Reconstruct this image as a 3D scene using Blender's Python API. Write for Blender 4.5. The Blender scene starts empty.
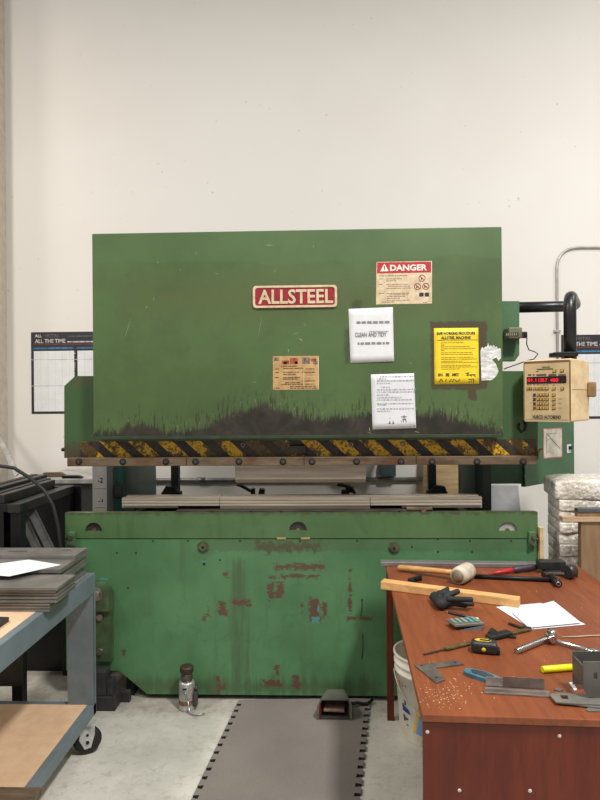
import bpy, bmesh, math, random
from math import pi, sin, cos, radians
from mathutils import Vector, Matrix
random.seed(7)
scene = bpy.context.scene
COL = scene.collection
V = Vector

# ------------------------------------------------------------------ camera
CAM = V((0, 0, 1.53))
TH, RO = radians(1.909), 0.008
F_ = V((-sin(TH), cos(TH), 0))
R0 = V((cos(TH), sin(TH), 0))
Z0 = V((0, 0, 1))
R_ = R0 * cos(RO) - Z0 * sin(RO)
U_ = R0 * sin(RO) + Z0 * cos(RO)
cam_data = bpy.data.cameras.new('camera')
cam_data.sensor_width = 36
cam_data.lens = 27
cam_data.clip_start = 0.05
cam = bpy.data.objects.new('camera', cam_data)
COL.objects.link(cam)
m3 = Matrix((R_, U_, -F_)).transposed()
cam.matrix_world = Matrix.Translation(CAM) @ m3.to_4x4()
scene.camera = cam

def ray(px, py):
    return F_ + R_ * ((px - 300) / 600) - U_ * ((py - 400) / 600)
def aty(px, py, Y):                      # where the line of sight meets the upright plane y = Y
    d = ray(px, py); return CAM + d * (Y / d.y)
def atz(px, py, z):                      # ... and the level plane at height z
    d = ray(px, py); return CAM + d * ((z - CAM.z) / d.z)
def pz(px, py, Y):
    p = aty(px, py, Y); return (p.x, p.z)

# ------------------------------------------------------------------ mesh builder
class Fr:
    def __init__(s, o, u, v):
        s.o, s.u, s.v = V(o), V(u).normalized(), V(v).normalized()
        s.n = s.u.cross(s.v).normalized()
    def p(s, a, b, c=0): return s.o + s.u * a + s.v * b + s.n * c
def FY(Y): return Fr((0, Y, 0), (1, 0, 0), (0, 0, 1))          # faces the front, (a, b) = (x, z)
def FZ(z): return Fr((0, 0, z), (1, 0, 0), (0, 1, 0))          # faces up, (a, b) = (x, y)

class MB:
    def __init__(s): s.bm = bmesh.new(); s.mi = 0
    def _tag(s, faces):
        for f in faces: f.material_index = s.mi
    def box(s, c, size, rz=0, bev=0, R=None, seg=2):
        M = Matrix.Translation(V(c)) @ ((R.to_4x4() if R is not None else Matrix.Rotation(rz, 4, 'Z'))) @ Matrix.Diagonal((size[0], size[1], size[2], 1))
        r = bmesh.ops.create_cube(s.bm, size=1.0, matrix=M)
        vs = r['verts']; fs = set(f for v in vs for f in v.link_faces)
        s._tag(fs)
        if bev > 0:
            es = list(set(e for v in vs for e in v.link_edges))
            b = bmesh.ops.bevel(s.bm, geom=es, offset=bev, segments=seg, affect='EDGES', profile=0.5)
            s._tag(b['faces'])
        return s
    def span(s, a, b, bev=0):               # box between two corners
        a, b = V(a), V(b)
        return s.box((a + b) / 2, [abs(x) for x in (b - a)], bev=bev)
    def bar(s, p0, p1, w, h, up=(0, 0, 1), bev=0):
        p0, p1 = V(p0), V(p1); d = (p1 - p0); L = d.length; d.normalize()
        side = d.cross(V(up)).normalized(); upv = side.cross(d).normalized()
        R = Matrix((d, side, upv)).transposed()
        return s.box((p0 + p1) / 2, (L, w, h), R=R, bev=bev)
    def cyl(s, p0, p1, r0, r1=None, n=20, bev=0):
        p0, p1 = V(p0), V(p1); r1 = r0 if r1 is None else r1
        d = (p1 - p0).normalized()
        a = d.orthogonal().normalized(); b = d.cross(a)
        A = [s.bm.verts.new(p0 + (a * cos(2*pi*i/n) + b * sin(2*pi*i/n)) * r0) for i in range(n)]
        B = [s.bm.verts.new(p1 + (a * cos(2*pi*i/n) + b * sin(2*pi*i/n)) * r1) for i in range(n)]
        fs = [s.bm.faces.new((A[i], A[(i+1) % n], B[(i+1) % n], B[i])) for i in range(n)]
        for f in fs: f.smooth = True
        fs += [s.bm.faces.new(A[::-1]), s.bm.faces.new(B)]
        s._tag(fs); return s
    def lathe(s, prof, c, axis=(0, 0, 1), n=28, close=False):
        c = V(c); d = V(axis).normalized(); a = d.orthogonal().normalized(); b = d.cross(a)
        rings = []
        for r, h in prof:
            if r < 1e-6: rings.append([s.bm.verts.new(c + d * h)])
            else: rings.append([s.bm.verts.new(c + d*h + (a*cos(2*pi*i/n) + b*sin(2*pi*i/n)) * r) for i in range(n)])
        fs = []
        for A, B in zip(rings, rings[1:]):
            for i in range(n):
                j = (i+1) % n
                if len(A) == 1 and len(B) == 1: continue
                if len(A) == 1: f = s.bm.faces.new((A[0], B[j], B[i]))
                elif len(B) == 1: f = s.bm.faces.new((A[i], A[j], B[0]))
                else: f = s.bm.faces.new((A[i], A[j], B[j], B[i]))
                f.smooth = True; fs.append(f)
        s._tag(fs); return s
    def tube(s, path, r, n=10, rr=None):
        P = [V(p) for p in path]; fs = []
        prev = None; rings = []
        for i, p in enumerate(P):
            t = (P[min(i+1, len(P)-1)] - P[max(i-1, 0)]).normalized()
            a = t.orthogonal().normalized() if prev is None else (prev - t * prev.dot(t)).normalized()
            prev = a; b = t.cross(a); q = rr[i] if rr else r
            rings.append([s.bm.verts.new(p + (a*cos(2*pi*k/n) + b*sin(2*pi*k/n)) * q) for k in range(n)])
        for A, B in zip(rings, rings[1:]):
            for k in range(n):
                f = s.bm.faces.new((A[k], A[(k+1) % n], B[(k+1) % n], B[k])); f.smooth = True; fs.append(f)
        fs += [s.bm.faces.new(rings[0][::-1]), s.bm.faces.new(rings[-1])]
        s._tag(fs); return s
    def prism(s, poly, fr, t0, t1, holes=(), bev=0):
        loops = [poly] + list(holes); es = []; vs0 = []
        for L in loops:
            vs = [s.bm.verts.new(fr.p(a, b, t0)) for a, b in L]; vs0 += vs
            es += [s.bm.edges.new((vs[i], vs[(i+1) % len(vs)])) for i in range(len(vs))]
        if holes:
            g = bmesh.ops.triangle_fill(s.bm, edges=es, use_beauty=True, use_dissolve=False)
            fs = [f for f in g['geom'] if isinstance(f, bmesh.types.BMFace)]
        else:
            fs = [s.bm.faces.new(vs0)]
        ex = bmesh.ops.extrude_face_region(s.bm, geom=fs)
        nv = [e for e in ex['geom'] if isinstance(e, bmesh.types.BMVert)]
        bmesh.ops.translate(s.bm, verts=nv, vec=fr.n * (t1 - t0))
        allf = set(f for v in vs0 + nv for f in v.link_faces)
        s._tag(allf)
        if bev:
            ed = [e for f in allf for e in f.edges if e.verts[0] in nv and e.verts[1] in nv and e.calc_face_angle(0) > .5]
            b = bmesh.ops.bevel(s.bm, geom=list(set(ed)), offset=bev, segments=2, affect='EDGES'); s._tag(b['faces'])
        return s
    def rect(s, fr, a0, b0, a1, b1, t0, t1):
        return s.prism([(min(a0,a1), min(b0,b1)), (max(a0,a1), min(b0,b1)), (max(a0,a1), max(b0,b1)), (min(a0,a1), max(b0,b1))], fr, t0, t1)
    def text(s, txt, fr, a0, b0, a1, b1, t0, t1, bold=0.0, shear=0):
        cu = bpy.data.curves.new('txt', 'FONT'); cu.body = txt; cu.size = 1; cu.offset = bold; cu.shear = shear; cu.extrude = .1; cu.resolution_u = 3
        ob = bpy.data.objects.new('txt', cu); COL.objects.link(ob)
        dg = bpy.context.evaluated_depsgraph_get(); dg.update()
        me = bpy.data.meshes.new_from_object(ob.evaluated_get(dg))
        xs = [v.co.x for v in me.vertices]; ys = [v.co.y for v in me.vertices]
        x0, x1, y0, y1 = min(xs), max(xs), min(ys), max(ys)
        nv = []
        for v in me.vertices:
            a = a0 + (v.co.x - x0) / (x1 - x0) * (a1 - a0); b = b0 + (v.co.y - y0) / (y1 - y0) * (b1 - b0)
            nv.append(s.bm.verts.new(fr.p(a, b, t1 if v.co.z > 0 else t0)))
        for p in me.polygons:
            try:
                f = s.bm.faces.new([nv[i] for i in p.vertices]); f.material_index = s.mi
            except ValueError: pass
        bpy.data.objects.remove(ob); bpy.data.curves.remove(cu); bpy.data.meshes.remove(me)
        return s
    def words(s, fr, a0, a1, b, h, t0, t1, wmin=.012, wmax=.035, gap=.006, fill=1.0, rnd=random):
        a = a0; end = a0 + (a1 - a0) * fill                       # a line of small print too fine to read
        while a < end - wmin:
            w = min(rnd.uniform(wmin, wmax), end - a)
            s.rect(fr, a, b - h/2, a + w, b + h/2, t0, t1); a += w + gap
        return s
    def build(s, name, mat, parent=None, loc=None, recalc=True, smooth=False):
        if recalc: bmesh.ops.recalc_face_normals(s.bm, faces=s.bm.faces)
        me = bpy.data.meshes.new(name)
        o = bpy.data.objects.new(name, me)
        if parent is not None: org = WO[parent.name]
        else: org = V(loc) if loc is not None else V((0, 0, 0))
        for v in s.bm.verts: v.co -= org
        if smooth:
            for f in s.bm.faces: f.smooth = True
        s.bm.to_mesh(me); s.bm.free()
        for m in (mat if isinstance(mat, (list, tuple)) else [mat]): me.materials.append(m)
        COL.objects.link(o)
        if parent is not None: o.parent = parent
        else: o.location = org
        WO[o.name] = org
        return o
WO = {}
def tag(o, label=None, cat=None, group=None, kind=None):
    if label: o['label'] = label
    if cat: o['category'] = cat
    if group: o['group'] = group
    if kind: o['kind'] = kind
    return o
def thing(name, loc, label, cat, group=None):
    o = bpy.data.objects.new(name, None); o.empty_display_size = .1
    o.location = V(loc); COL.objects.link(o); WO[o.name] = V(loc)
    return tag(o, label, cat, group)
def bend(pts, rad, n=6):                     # rounds the corners of a polyline
    P = [V(p) for p in pts]; out = [P[0]]
    for i in range(1, len(P)-1):
        a, b, c = P[i-1], P[i], P[i+1]
        d0, d1 = (a-b), (c-b); r = min(rad, d0.length*.49, d1.length*.49)
        s, e = b + d0.normalized()*r, b + d1.normalized()*r
        for k in range(n+1):
            t = k/n; out.append(s*(1-t)**2 + b*2*t*(1-t) + e*t*t)
    out.append(P[-1]); return out
def rrect(x0, y0, x1, y1, r, n=5):
    o = []
    for cx, cy, a in ((x1-r, y0+r, -pi/2), (x1-r, y1-r, 0), (x0+r, y1-r, pi/2), (x0+r, y0+r, pi)):
        for k in range(n+1): o.append((cx + r*cos(a + pi/2*k/n), cy + r*sin(a + pi/2*k/n)))
    return o
def circ(x, y, r, n=16, a0=0, a1=2*pi, full=True):
    k = n if full else n+1
    return [(x + r*cos(a0 + (a1-a0)*i/n), y + r*sin(a0 + (a1-a0)*i/n)) for i in range(k)]

# ------------------------------------------------------------------ materials
def lin(c):
    return tuple(((x/255)/12.92 if x/255 <= .04045 else ((x/255+.055)/1.055)**2.4) for x in c) + (1,)
class NT:
    def __init__(s, name):
        s.m = bpy.data.materials.new(name); s.m.use_nodes = True
        s.nt = s.m.node_tree; s.nt.nodes.clear()
        s.out = s.nt.nodes.new('ShaderNodeOutputMaterial'); s.b = s.nt.nodes.new('ShaderNodeBsdfPrincipled')
        s.nt.links.new(s.b.outputs[0], s.out.inputs[0])
        s.tc = s.nt.nodes.new('ShaderNodeTexCoord')
    def set(s, sock, v):
        if isinstance(v, bpy.types.NodeSocket): s.nt.links.new(v, sock)
        else: sock.default_value = v
    def obj(s, sc=(1, 1, 1), off=(0, 0, 0)):
        n = s.nt.nodes.new('ShaderNodeMapping'); s.nt.links.new(s.tc.outputs['Object'], n.inputs[0])
        n.inputs['Location'].default_value = off; n.inputs['Scale'].default_value = sc; return n.outputs[0]
    def math(s, op, a, b=0, c=None, clamp=False):
        n = s.nt.nodes.new('ShaderNodeMath'); n.operation = op; n.use_clamp = clamp
        s.set(n.inputs[0], a); s.set(n.inputs[1], b)
        if c is not None: s.set(n.inputs[2], c)
        return n.outputs[0]
    def noise(s, vec, scale=5, detail=4, rough=.55, dist=0):
        n = s.nt.nodes.new('ShaderNodeTexNoise'); s.nt.links.new(vec, n.inputs['Vector'])
        n.inputs['Scale'].default_value = scale; n.inputs['Detail'].default_value = detail; n.inputs['Roughness'].default_value = rough; n.inputs['Distortion'].default_value = dist
        return n.outputs['Fac']
    def ramp(s, f, pts):
        n = s.nt.nodes.new('ShaderNodeValToRGB'); s.set(n.inputs[0], f)
        el = n.color_ramp.elements
        while len(el) > 1: el.remove(el[0])
        for i, (p, c) in enumerate(pts):
            e = el[0] if i == 0 else el.new(p)
            e.position = p; e.color = (c, c, c, 1) if isinstance(c, (int, float)) else lin(c)
        return n.outputs[0]
    def mix(s, f, a, b):
        n = s.nt.nodes.new('ShaderNodeMix'); n.data_type = 'RGBA'
        s.set(n.inputs[0], f)
        s.set(n.inputs[6], a if isinstance(a, bpy.types.NodeSocket) else lin(a)); s.set(n.inputs[7], b if isinstance(b, bpy.types.NodeSocket) else lin(b))
        return n.outputs[2]
    def step(s, v, lo, hi):
        n = s.nt.nodes.new('ShaderNodeMapRange'); n.interpolation_type = 'SMOOTHSTEP'
        s.set(n.inputs[0], v); n.inputs[1].default_value = lo; n.inputs[2].default_value = hi
        return n.outputs[0]
    def xyz(s, vec):
        n = s.nt.nodes.new('ShaderNodeSeparateXYZ'); s.nt.links.new(vec, n.inputs[0]); return n.outputs
    def bump(s, h, dist=.001, strength=.5):
        n = s.nt.nodes.new('ShaderNodeBump'); s.set(n.inputs['Height'], h); n.inputs['Distance'].default_value = dist; n.inputs['Strength'].default_value = strength
        s.nt.links.new(n.outputs[0], s.b.inputs['Normal'])
    def fin(s, color, rough=.5, metal=0, spec=.5):
        s.set(s.b.inputs['Base Color'], color if isinstance(color, bpy.types.NodeSocket) else lin(color))
        s.set(s.b.inputs['Roughness'], rough); s.b.inputs['Metallic'].default_value = metal
        s.b.inputs['Specular IOR Level'].default_value = spec
        return s.m
    def boxes(s, xs, zs, boxes):              # largest inside-distance over a list of (x0,z0,x1,z1)
        cur = None
        for (x0, z0, x1, z1) in boxes:
            dx = s.math('SUBTRACT', abs(x1-x0)/2, s.math('ABSOLUTE', s.math('SUBTRACT', xs, (x0+x1)/2)))
            dz = s.math('SUBTRACT', abs(z1-z0)/2, s.math('ABSOLUTE', s.math('SUBTRACT', zs, (z0+z1)/2)))
            d = s.math('MINIMUM', dx, dz)
            cur = d if cur is None else s.math('MAXIMUM', cur, d)
        return cur
_mc = {}
def plain(name, c, rough=.5, metal=0, var=.12, scale=14, stretch=(1, 1, 1), c2=None, bump=0, spec=.5, detail=5):
    if name in _mc: return _mc[name]
    t = NT(name); n = t.noise(t.obj(stretch), scale, detail, .6)
    k = c2 or tuple(max(0, x*(1-var*2)) for x in c)
    col = t.mix(t.step(n, .3, .7), k, c)
    if bump: t.bump(n, bump, .6)
    _mc[name] = t.fin(col, rough, metal, spec); return _mc[name]
def glow(name, c, e):
    t = NT(name); t.fin(c, .4); t.b.inputs['Emission Color'].default_value = lin(c); t.b.inputs['Emission Strength'].default_value = e; return t.m
# ------------------------------------------------------------------ the setting
YW = 4.6
t = NT('painted_wall'); n1 = t.noise(t.obj(), .7, 3); n2 = t.noise(t.obj(), 60, 2); n3 = t.noise(t.obj(off=(3, 1, 2)), 26, 2, .4)
c = t.mix(t.step(n1, .3, .7), (219, 213, 205), (224, 219, 212))
c = t.mix(t.math('MULTIPLY', t.step(n3, .765, .79), .4), c, (150, 140, 130))
t.bump(n2, .0008, .3); M_WALL = t.fin(c, .75, 0, .25)
t = NT('concrete_floor'); n1 = t.noise(t.obj(), 1.6, 8, .65); n2 = t.noise(t.obj(), 22, 8, .7); n3 = t.noise(t.obj((1, 1, 1), (7, 3, 0)), 2.3, 9, .75, 1.2)
c = t.mix(t.step(n1, .35, .65), (182, 178, 167), (208, 204, 193))
c = t.mix(t.math('MULTIPLY', t.step(n2, .5, .75), .45), c, (120, 114, 100))
c = t.mix(t.math('MULTIPLY', t.step(t.math('ABSOLUTE', t.math('SUBTRACT', n3, .5)), .004, .0), .55), c, (84, 78, 68))
yy = t.xyz(t.obj())[1]
grim = t.math('ADD', t.step(yy, 2.72, 3.0), t.math('SUBTRACT', n2, .5))
c = t.mix(t.math('MULTIPLY', t.step(grim, .45, 1.1), .45), c, (92, 80, 58))      # oil grime round the foot of the machine
t.bump(n2, .0015, .4); M_FLOOR = t.fin(c, t.math('ADD', .42, t.math('MULTIPLY', n2, .3)), 0, .4)
tag(MB().span((-6, -3, -.2), (6, YW+.2, 0)).build('floor', M_FLOOR), kind='structure')
tag(MB().span((-6, YW, 0), (6, YW+.2, 6.2)).build('wall_back', M_WALL), kind='structure')
xl = aty(5, 250, YW-.02).x
t = plain('pier_paint', (206, 194, 178), .8, 0, .04)
tag(MB().span((xl-.5, YW-.16, 0), (xl, YW+.01, 6.2)).build('wall_left', t), kind='structure')

# ------------------------------------------------------------------ shared materials
M_BLACK = plain('black_steel', (30, 30, 31), .45, .3, .2)
M_BLACKP = plain('black_rubber', (22, 22, 23), .6, 0, .2)
M_STEEL = plain('worn_steel', (140, 134, 126), .42, .75, .15, 20, (1, 1, 6))
M_RUSTY = plain('oily_brown_steel', (128, 110, 92), .5, .35, .25, 18, (.6, 1, 3), (88, 68, 52))
M_DIE = plain('die_steel', (178, 168, 154), .40, .5, .16, 7, (.3, 1, 6), (152, 140, 124))
M_BOLT = plain('bolt_steel', (150, 146, 140), .35, .8)
M_DARK = plain('dark_hole', (20, 19, 18), .8)
M_INK = plain('ink', (40, 38, 42), .7, 0, .02)
M_GREY_INK = plain('grey_ink', (120, 120, 124), .8, 0, .02)
M_PAPER = plain('white_paper', (216, 216, 217), .8, 0, .015, 30)
M_PAPER2 = plain('sheet_paper', (214, 215, 218), .8, 0, .015, 30)
M_CHROME = plain('chrome', (205, 205, 205), .18, 1, .04)
M_DGREEN = plain('dark_green_paint', (50, 92, 60), .42, 0, .08, 10)
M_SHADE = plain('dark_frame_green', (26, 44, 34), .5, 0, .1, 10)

# ------------------------------------------------------------------ press brake
YB, YR, YC = 3.05, 3.10, 3.00
BR = V((-.1, 3.4, 0))
brake = thing('press_brake', BR, 'large worn green metal press brake with red nameplate standing against the white wall', 'press brake')
def green(name, base, light, dark, extra=None, rough=.42):
    t = NT(name); w = t.obj((1, 1, 1), BR); X_, Y_, Z_ = t.xyz(w)
    n1 = t.noise(w, 2.2, 5, .6); n2 = t.noise(w, 45, 5, .65); n3 = t.noise(w, 9, 7, .7, .6)
    c = t.mix(t.step(n1, .32, .68), base, light)
    c = t.mix(t.math('MULTIPLY', t.step(n3, .52, .8), .55), c, dark)
    c = t.mix(t.math('MULTIPLY', t.step(n2, .70, .76), .55), c, (60, 58, 44))
    if extra: c = extra(t, c, w, X_, Z_, n1, n2, n3)
    t.bump(n2, .0006, .25)
    return t.fin(c, t.math('ADD', rough-.08, t.math('MULTIPLY', n3, .2)), 0, .45)
def xat(px, Y): return aty(px, 500, Y).x
def PB(px, py, Y=YB): return pz(px, py, Y)
def pbox(x0, y0, x1, y1, Y):
    a = pz(x0, y1, Y); b = pz(x1, y0, Y); return (a[0], a[1], b[0], b[1])

# --- lower bed
def bed_extra(t, c, w, X_, Z_, n1, n2, n3):
    nf = t.noise(w, 34, 6, .7); nh = t.noise(t.obj((16, 1, 70), BR), 1, 6, .75); nk = t.noise(w, 120, 4, .7); nv = t.noise(t.obj((28, 1, 1.6), BR), 1.0, 5, .6)
    d = t.boxes(X_, Z_, [pbox(*q, YB) for q in ((228, 556, 248, 694), (120, 676, 380, 697), (180, 540, 186, 600))])
    c = t.mix(t.math('MULTIPLY', t.step(t.math('ADD', d, t.math('MULTIPLY', t.math('SUBTRACT', nv, .52), .22)), -.01, .05), .62), c, (66, 78, 50))
    nl = t.noise(t.obj((9, 1, 1.5), BR), 1.6, 6, .7); c = t.mix(t.math('MULTIPLY', t.step(nl, .53, .72), .35), c, (66, 86, 52))
    d = t.boxes(X_, Z_, [pbox(*q, YB) for q in ((203, 538, 540, 552),)]); c = t.mix(t.math('MULTIPLY', t.step(t.math('ADD', d, t.math('MULTIPLY', t.math('SUBTRACT', nf, .5), .06)), -.004, .008), .4), c, (72, 84, 56))
    d = t.boxes(X_, Z_, [pbox(*q, YB) for q in ((255, 541, 320, 552),)])
    c = t.mix(t.math('MULTIPLY', t.step(t.math('ADD', d, t.math('MULTIPLY', t.math('SUBTRACT', nf, .5), .16)), -.01, .02), .75), c, (74, 60, 44))
    rust = [(274, 564, 325, 570), (268, 575, 318, 578), (268, 582, 274, 600), (276, 582, 283, 599), (309, 599, 320, 622), (302, 604, 303, 615), (323, 603, 327, 616), (349.4, 570, 350.6, 614), (348.5, 593, 351.5, 612),
            (218, 601, 226, 615), (232, 600, 250, 606), (207, 602, 209, 616), (264, 681, 283, 687), (218, 684, 226, 690), (294, 676, 300, 690), (217, 676, 220, 696), (201, 615, 206, 622), (275, 664, 279, 676), (122, 650, 125, 656), (223, 572, 229, 576), (348, 617, 372, 620)]
    d = t.boxes(X_, Z_, [pbox(*q, YB) for q in rust])
    c = t.mix(t.math('MULTIPLY', t.step(t.math('ADD', d, t.math('MULTIPLY', t.math('ADD', t.math('SUBTRACT', nf, .5), t.math('ADD', t.math('SUBTRACT', nh, .48), t.math('MULTIPLY', t.math('SUBTRACT', nk, .5), .5))), .07)), .0005, .004), .88), c, (90, 58, 48))
    d = t.boxes(X_, Z_, [pbox(*q, YB) for q in ((311, 616, 320, 624), (317, 602, 320, 612), (99, 578, 108, 581), (202, 560, 207, 566))])
    c = t.mix(t.math('MULTIPLY', t.step(t.math('ADD', d, t.math('MULTIPLY', t.math('SUBTRACT', nf, .55), .05)), .0, .005), .8), c, (74, 140, 140))
    return c
M_BED = green('bed_green_paint', (69, 108, 70), (83, 127, 86), (56, 83, 53), bed_extra)
def rail_extra(t, c, w, X_, Z_, n1, n2, n3):
    nf = t.noise(w, 20, 6, .7); c = t.mix(t.math('MULTIPLY', t.step(t.math('ADD', t.math('SUBTRACT', Z_, .957), t.math('MULTIPLY', t.math('SUBTRACT', nf, .5), .08)), -.016, .004), .8), c, (66, 60, 42))
    nv = t.noise(t.obj((6, 1, 1), BR), 2.5, 6, .7); return t.mix(t.math('MULTIPLY', t.step(nv, .52, .7), .4), c, (60, 76, 46))
M_RAIL = green('bed_rail_green_paint', (70, 99, 60), (84, 114, 72), (58, 79, 47), rail_extra)
fb = FY(YB)
xl_, xr_ = PB(65.5, 600)[0], PB(538.5, 600)[0]
zt, zs, zb = .957, PB(300, 539)[1], .026
def hmoon(cx, cy, r, flip=False):
    x, z = PB(cx, cy + r*.55); R = r/196.7*1.08
    return [(x + R*cos(a), z + R*.98*sin(a)) for a in [pi*i/12 for i in range(13)]]
MB().prism([(xl_, zs+.002), (xr_, zs+.002), (xr_, zt), (xl_, zt)], fb, -.04, 0, holes=[hmoon(93.5, 527, 8), hmoon(298, 526, 8), hmoon(508, 526.5, 8)], bev=.002).build('bed_rail', M_RAIL, brake)
pts = [(xl_, .15), PB(118, 671), PB(147, 696), (PB(147, 696)[0]+.01, zb), (xr_, zb), (xr_, zs-.002), (xl_, zs-.002)]
pts = [(xl_, PB(95, 671)[1]), PB(119, 671), (PB(147, 696)[0], zb), (xr_, zb), (xr_, zs-.002), (xl_, zs-.002)]
MB().prism(pts, fb, -.04, 0, bev=.002).build('bed_front_plate', M_BED, brake)
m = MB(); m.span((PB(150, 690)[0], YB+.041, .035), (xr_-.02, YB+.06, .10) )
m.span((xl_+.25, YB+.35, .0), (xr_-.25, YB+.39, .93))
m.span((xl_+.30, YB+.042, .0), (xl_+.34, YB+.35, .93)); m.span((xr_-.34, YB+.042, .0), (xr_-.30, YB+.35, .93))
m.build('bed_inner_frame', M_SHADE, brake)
m = MB(); m.span((xl_+.002, YB+.041, .90), (xr_-.002, YB+.052, zt-.001)); m.span((xat(178, 3.07), YB+.053, .85), (xat(431, 3.07), 3.125, zt-.001)); m.build('bed_top', plain('grimy_top', (98, 92, 76), .55, .2, .25, 12, (1, 1, 1), (62, 54, 42)), brake)
m = MB(); x, z = PB(508, 527); m.span((x-.06, YB+.012, z-.02), (x+.06, YB+.018, z+.06)); x2, z2 = x, z; m.build('backing_plate', plain('pale_plate', (190, 188, 182), .5), brake)
for cx in (93.5, 298): x, z = PB(cx, 527); MB().span((x-.06, YB+.014, z-.02), (x+.06, YB+.02, z+.06)).build('backing_plate', plain('dull_plate', (70, 66, 58), .5, .2), brake)
for cx in (93.5, 298, 508):                                   # bolt head sunk in each half-moon opening
    x, z = PB(cx, 530.5); MB().cyl((x, YB+.004, z), (x, YB+.012, z), .010).build('adjusting_bolt', M_RUSTY, brake)
for px, py in ((203, 547), (394, 548)):
    x, z = PB(px, py); o = MB().cyl((x, YB, z), (x, YB-.004, z), .030).cyl((x, YB-.004, z), (x, YB-.010, z), .018).build('pivot_boss', plain('boss', (92, 94, 66), .5, .1, .25, 40), brake)
    MB().cyl((x, YB-.010, z), (x, YB-.0105, z), .008).build('bolt_hole', M_DARK, o)
holes = [(204, 564), (153, 541), (188, 541), (220, 560), (300, 541), (357, 541), (470, 541), (511, 541), (412, 547), (438, 539), (472, 552), (438, 552), (117, 553), (136, 553), (128, 588), (362, 600), (240, 541)]
m = MB()
for px, py in holes:
    x, z = PB(px, py); m.cyl((x, YB, z), (x, YB-.0008, z), .0075 if (px, py) == (204, 564) else .005, n=12)
m.build('drilled_hole', M_DARK, brake)['kind'] = 'stuff'
for px, y0, y1 in ((361.5, 599, 616), (362.5, 634, 659)):
    MB().tube([V((PB(px+dx, y)[0], YB-.0005, PB(px, y)[1])) for dx, y in ((0, y0), (.6, (y0*2+y1)/3), (.2, (y0+y1*2)/3), (-.8, y1))], .0018).build('scratch', M_DARK, brake)
for px in (73, 531):                                          # small hook blocks at the top corners
    x, z = PB(px, 538); o = MB().box((x, YB-.012, z), (.034, .024, .07), bev=.003).build('hook_block', M_RAIL, brake)
    MB().cyl((x+.004, YB-.024, z+.012), (x+.004, YB-.040, z+.012), .011, n=6).cyl((x-.006, YB-.024, z-.018), (x-.006, YB-.036, z-.018), .009, n=12).build('bolt', M_BOLT, o)
for x0 in (277, 301): m = MB(); a = PB(x0, 538); m.span((a[0], YB-.004, a[1]-.006), (a[0]+.045, YB, a[1]+.004)); m.build('seam_clip', plain('brass', (196, 176, 120), .4, .6), brake)
# pivot link on the left of the bed
M_LINK = plain('link_green', (72, 94, 60), .45, 0, .15, 14, (1, 1, 1), (54, 70, 44))
x0, z0 = PB(101, 594); R = .068
pl = [(x0-R, z0-.07), (x0+R, z0-.07)] + circ(x0, z0, R, 16, 0, pi, False)
lk = MB().prism(pl, fb, .0, .065, bev=.004).build('pivot_bracket', M_LINK, brake)
MB().cyl((x0, YB-.065, z0+.02), (x0, YB-.088, z0+.02), .024, n=6).cyl((x0, YB-.065, z0+.02), (x0, YB-.072, z0+.02), .034).build('bolt', M_BOLT, lk)
a = PB(95, 620); b = PB(114, 659)
lk = MB().prism([(a[0]-.05, b[1]), (b[0], b[1]), (b[0], PB(0, 604)[1]), (a[0]-.05, PB(0, 604)[1])], fb, 0, .040, bev=.004).build('link_plate', M_LINK, brake)
for py in (614, 648):
    x, z = PB(103, py); MB().cyl((x, YB-.040, z), (x, YB-.052, z), .018, n=6).build('bolt', M_BOLT, lk)

# --- dies on the bed
zr = .966
MB().span((xat(176, 3.07), 3.07, zt-.002), (xat(433, 3.07), 3.125, zr), bev=.002).build('die_rail', plain('die_rail_steel', (84, 74, 62), .5, .4, .2, 20, (.4, 1, 4)), brake)
o = MB().span((xat(220, 3.11), 3.11, zr), (xat(370, 3.11), 3.20, .984), bev=.002).build('die_block', M_DIE, brake)
for px in (204, 243, 273, 391):                                # clamp screws
    x = xat(px+8, 3.07); MB().cyl((x, 3.07, .959), (x, 3.062, .959), .006, n=10).build('screw', M_BLACK, brake)
fd = FY(3.10); za, zc = .984, 1.026
prof = [(0, za), (.11, za), (.11, zc), (.075, zc), (.055, zc-.02), (.035, zc), (0, zc), (0, zc-.014), (.003, zc-.017), (0, zc-.02), (0, za+.012), (.003, za+.009), (0, za+.006)]
def die(px0, px1):
    x0, x1 = xat(px0, 3.10), xat(px1, 3.10)
    MB().prism(prof, Fr((x0, 3.10, 0), (0, 1, 0), (0, 0, 1)), 0, x1-x0).build('lower_die', M_DIE, brake)
die(122, 219.5); die(220, 370); die(370.5, 482)
MB().span((xat(122, 3.12), 3.12, .970), (xat(178, 3.12), 3.2, .984)).span((xat(402, 3.12), 3.12, .968), (xat(482, 3.12), 3.2, .984)).build('die_base_strip', M_DIE, brake)
x = xat(422, 3.05); MB().span((x-.075, 3.065, zr), (x+.055, 3.10, zr+.012), bev=.002).cyl((x+.01, 3.062, .963), (x+.01, 3.055, .963), .012).build('die_clamp', M_RUSTY, brake)

# --- ram
def ram_extra(t, c, w, X_, Z_, n1, n2, n3):
    nb = t.noise(t.obj((55, 1, 9), BR), 1, 5, .65); nf = t.noise(w, 30, 6, .7)
    zg = PB(0, 448, YR)[1]
    d = t.math('SUBTRACT', zg+.03, Z_)
    c = t.mix(t.math('MULTIPLY', t.step(t.math('ADD', d, t.math('MULTIPLY', t.math('SUBTRACT', nf, .5), .14)), -.02, .05), .9), c, (68, 58, 44))
    d = t.boxes(X_, Z_, [pbox(*q, YR) for q in ((75, 378, 81, 388), (83, 378, 90, 387), (91, 378, 95, 388), (87, 424, 91, 429), (508, 420, 513, 425))])
    c = t.mix(t.math('MULTIPLY', t.step(t.math('ADD', d, t.math('MULTIPLY', t.math('SUBTRACT', nf, .5), .05)), .0, .006), .7), c, (84, 70, 52))
    return c
M_RAM = green('ram_green_paint', (57, 84, 49), (68, 97, 57), (50, 69, 39), ram_extra)
P = lambda x, y: pz(x, y, YR)
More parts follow.
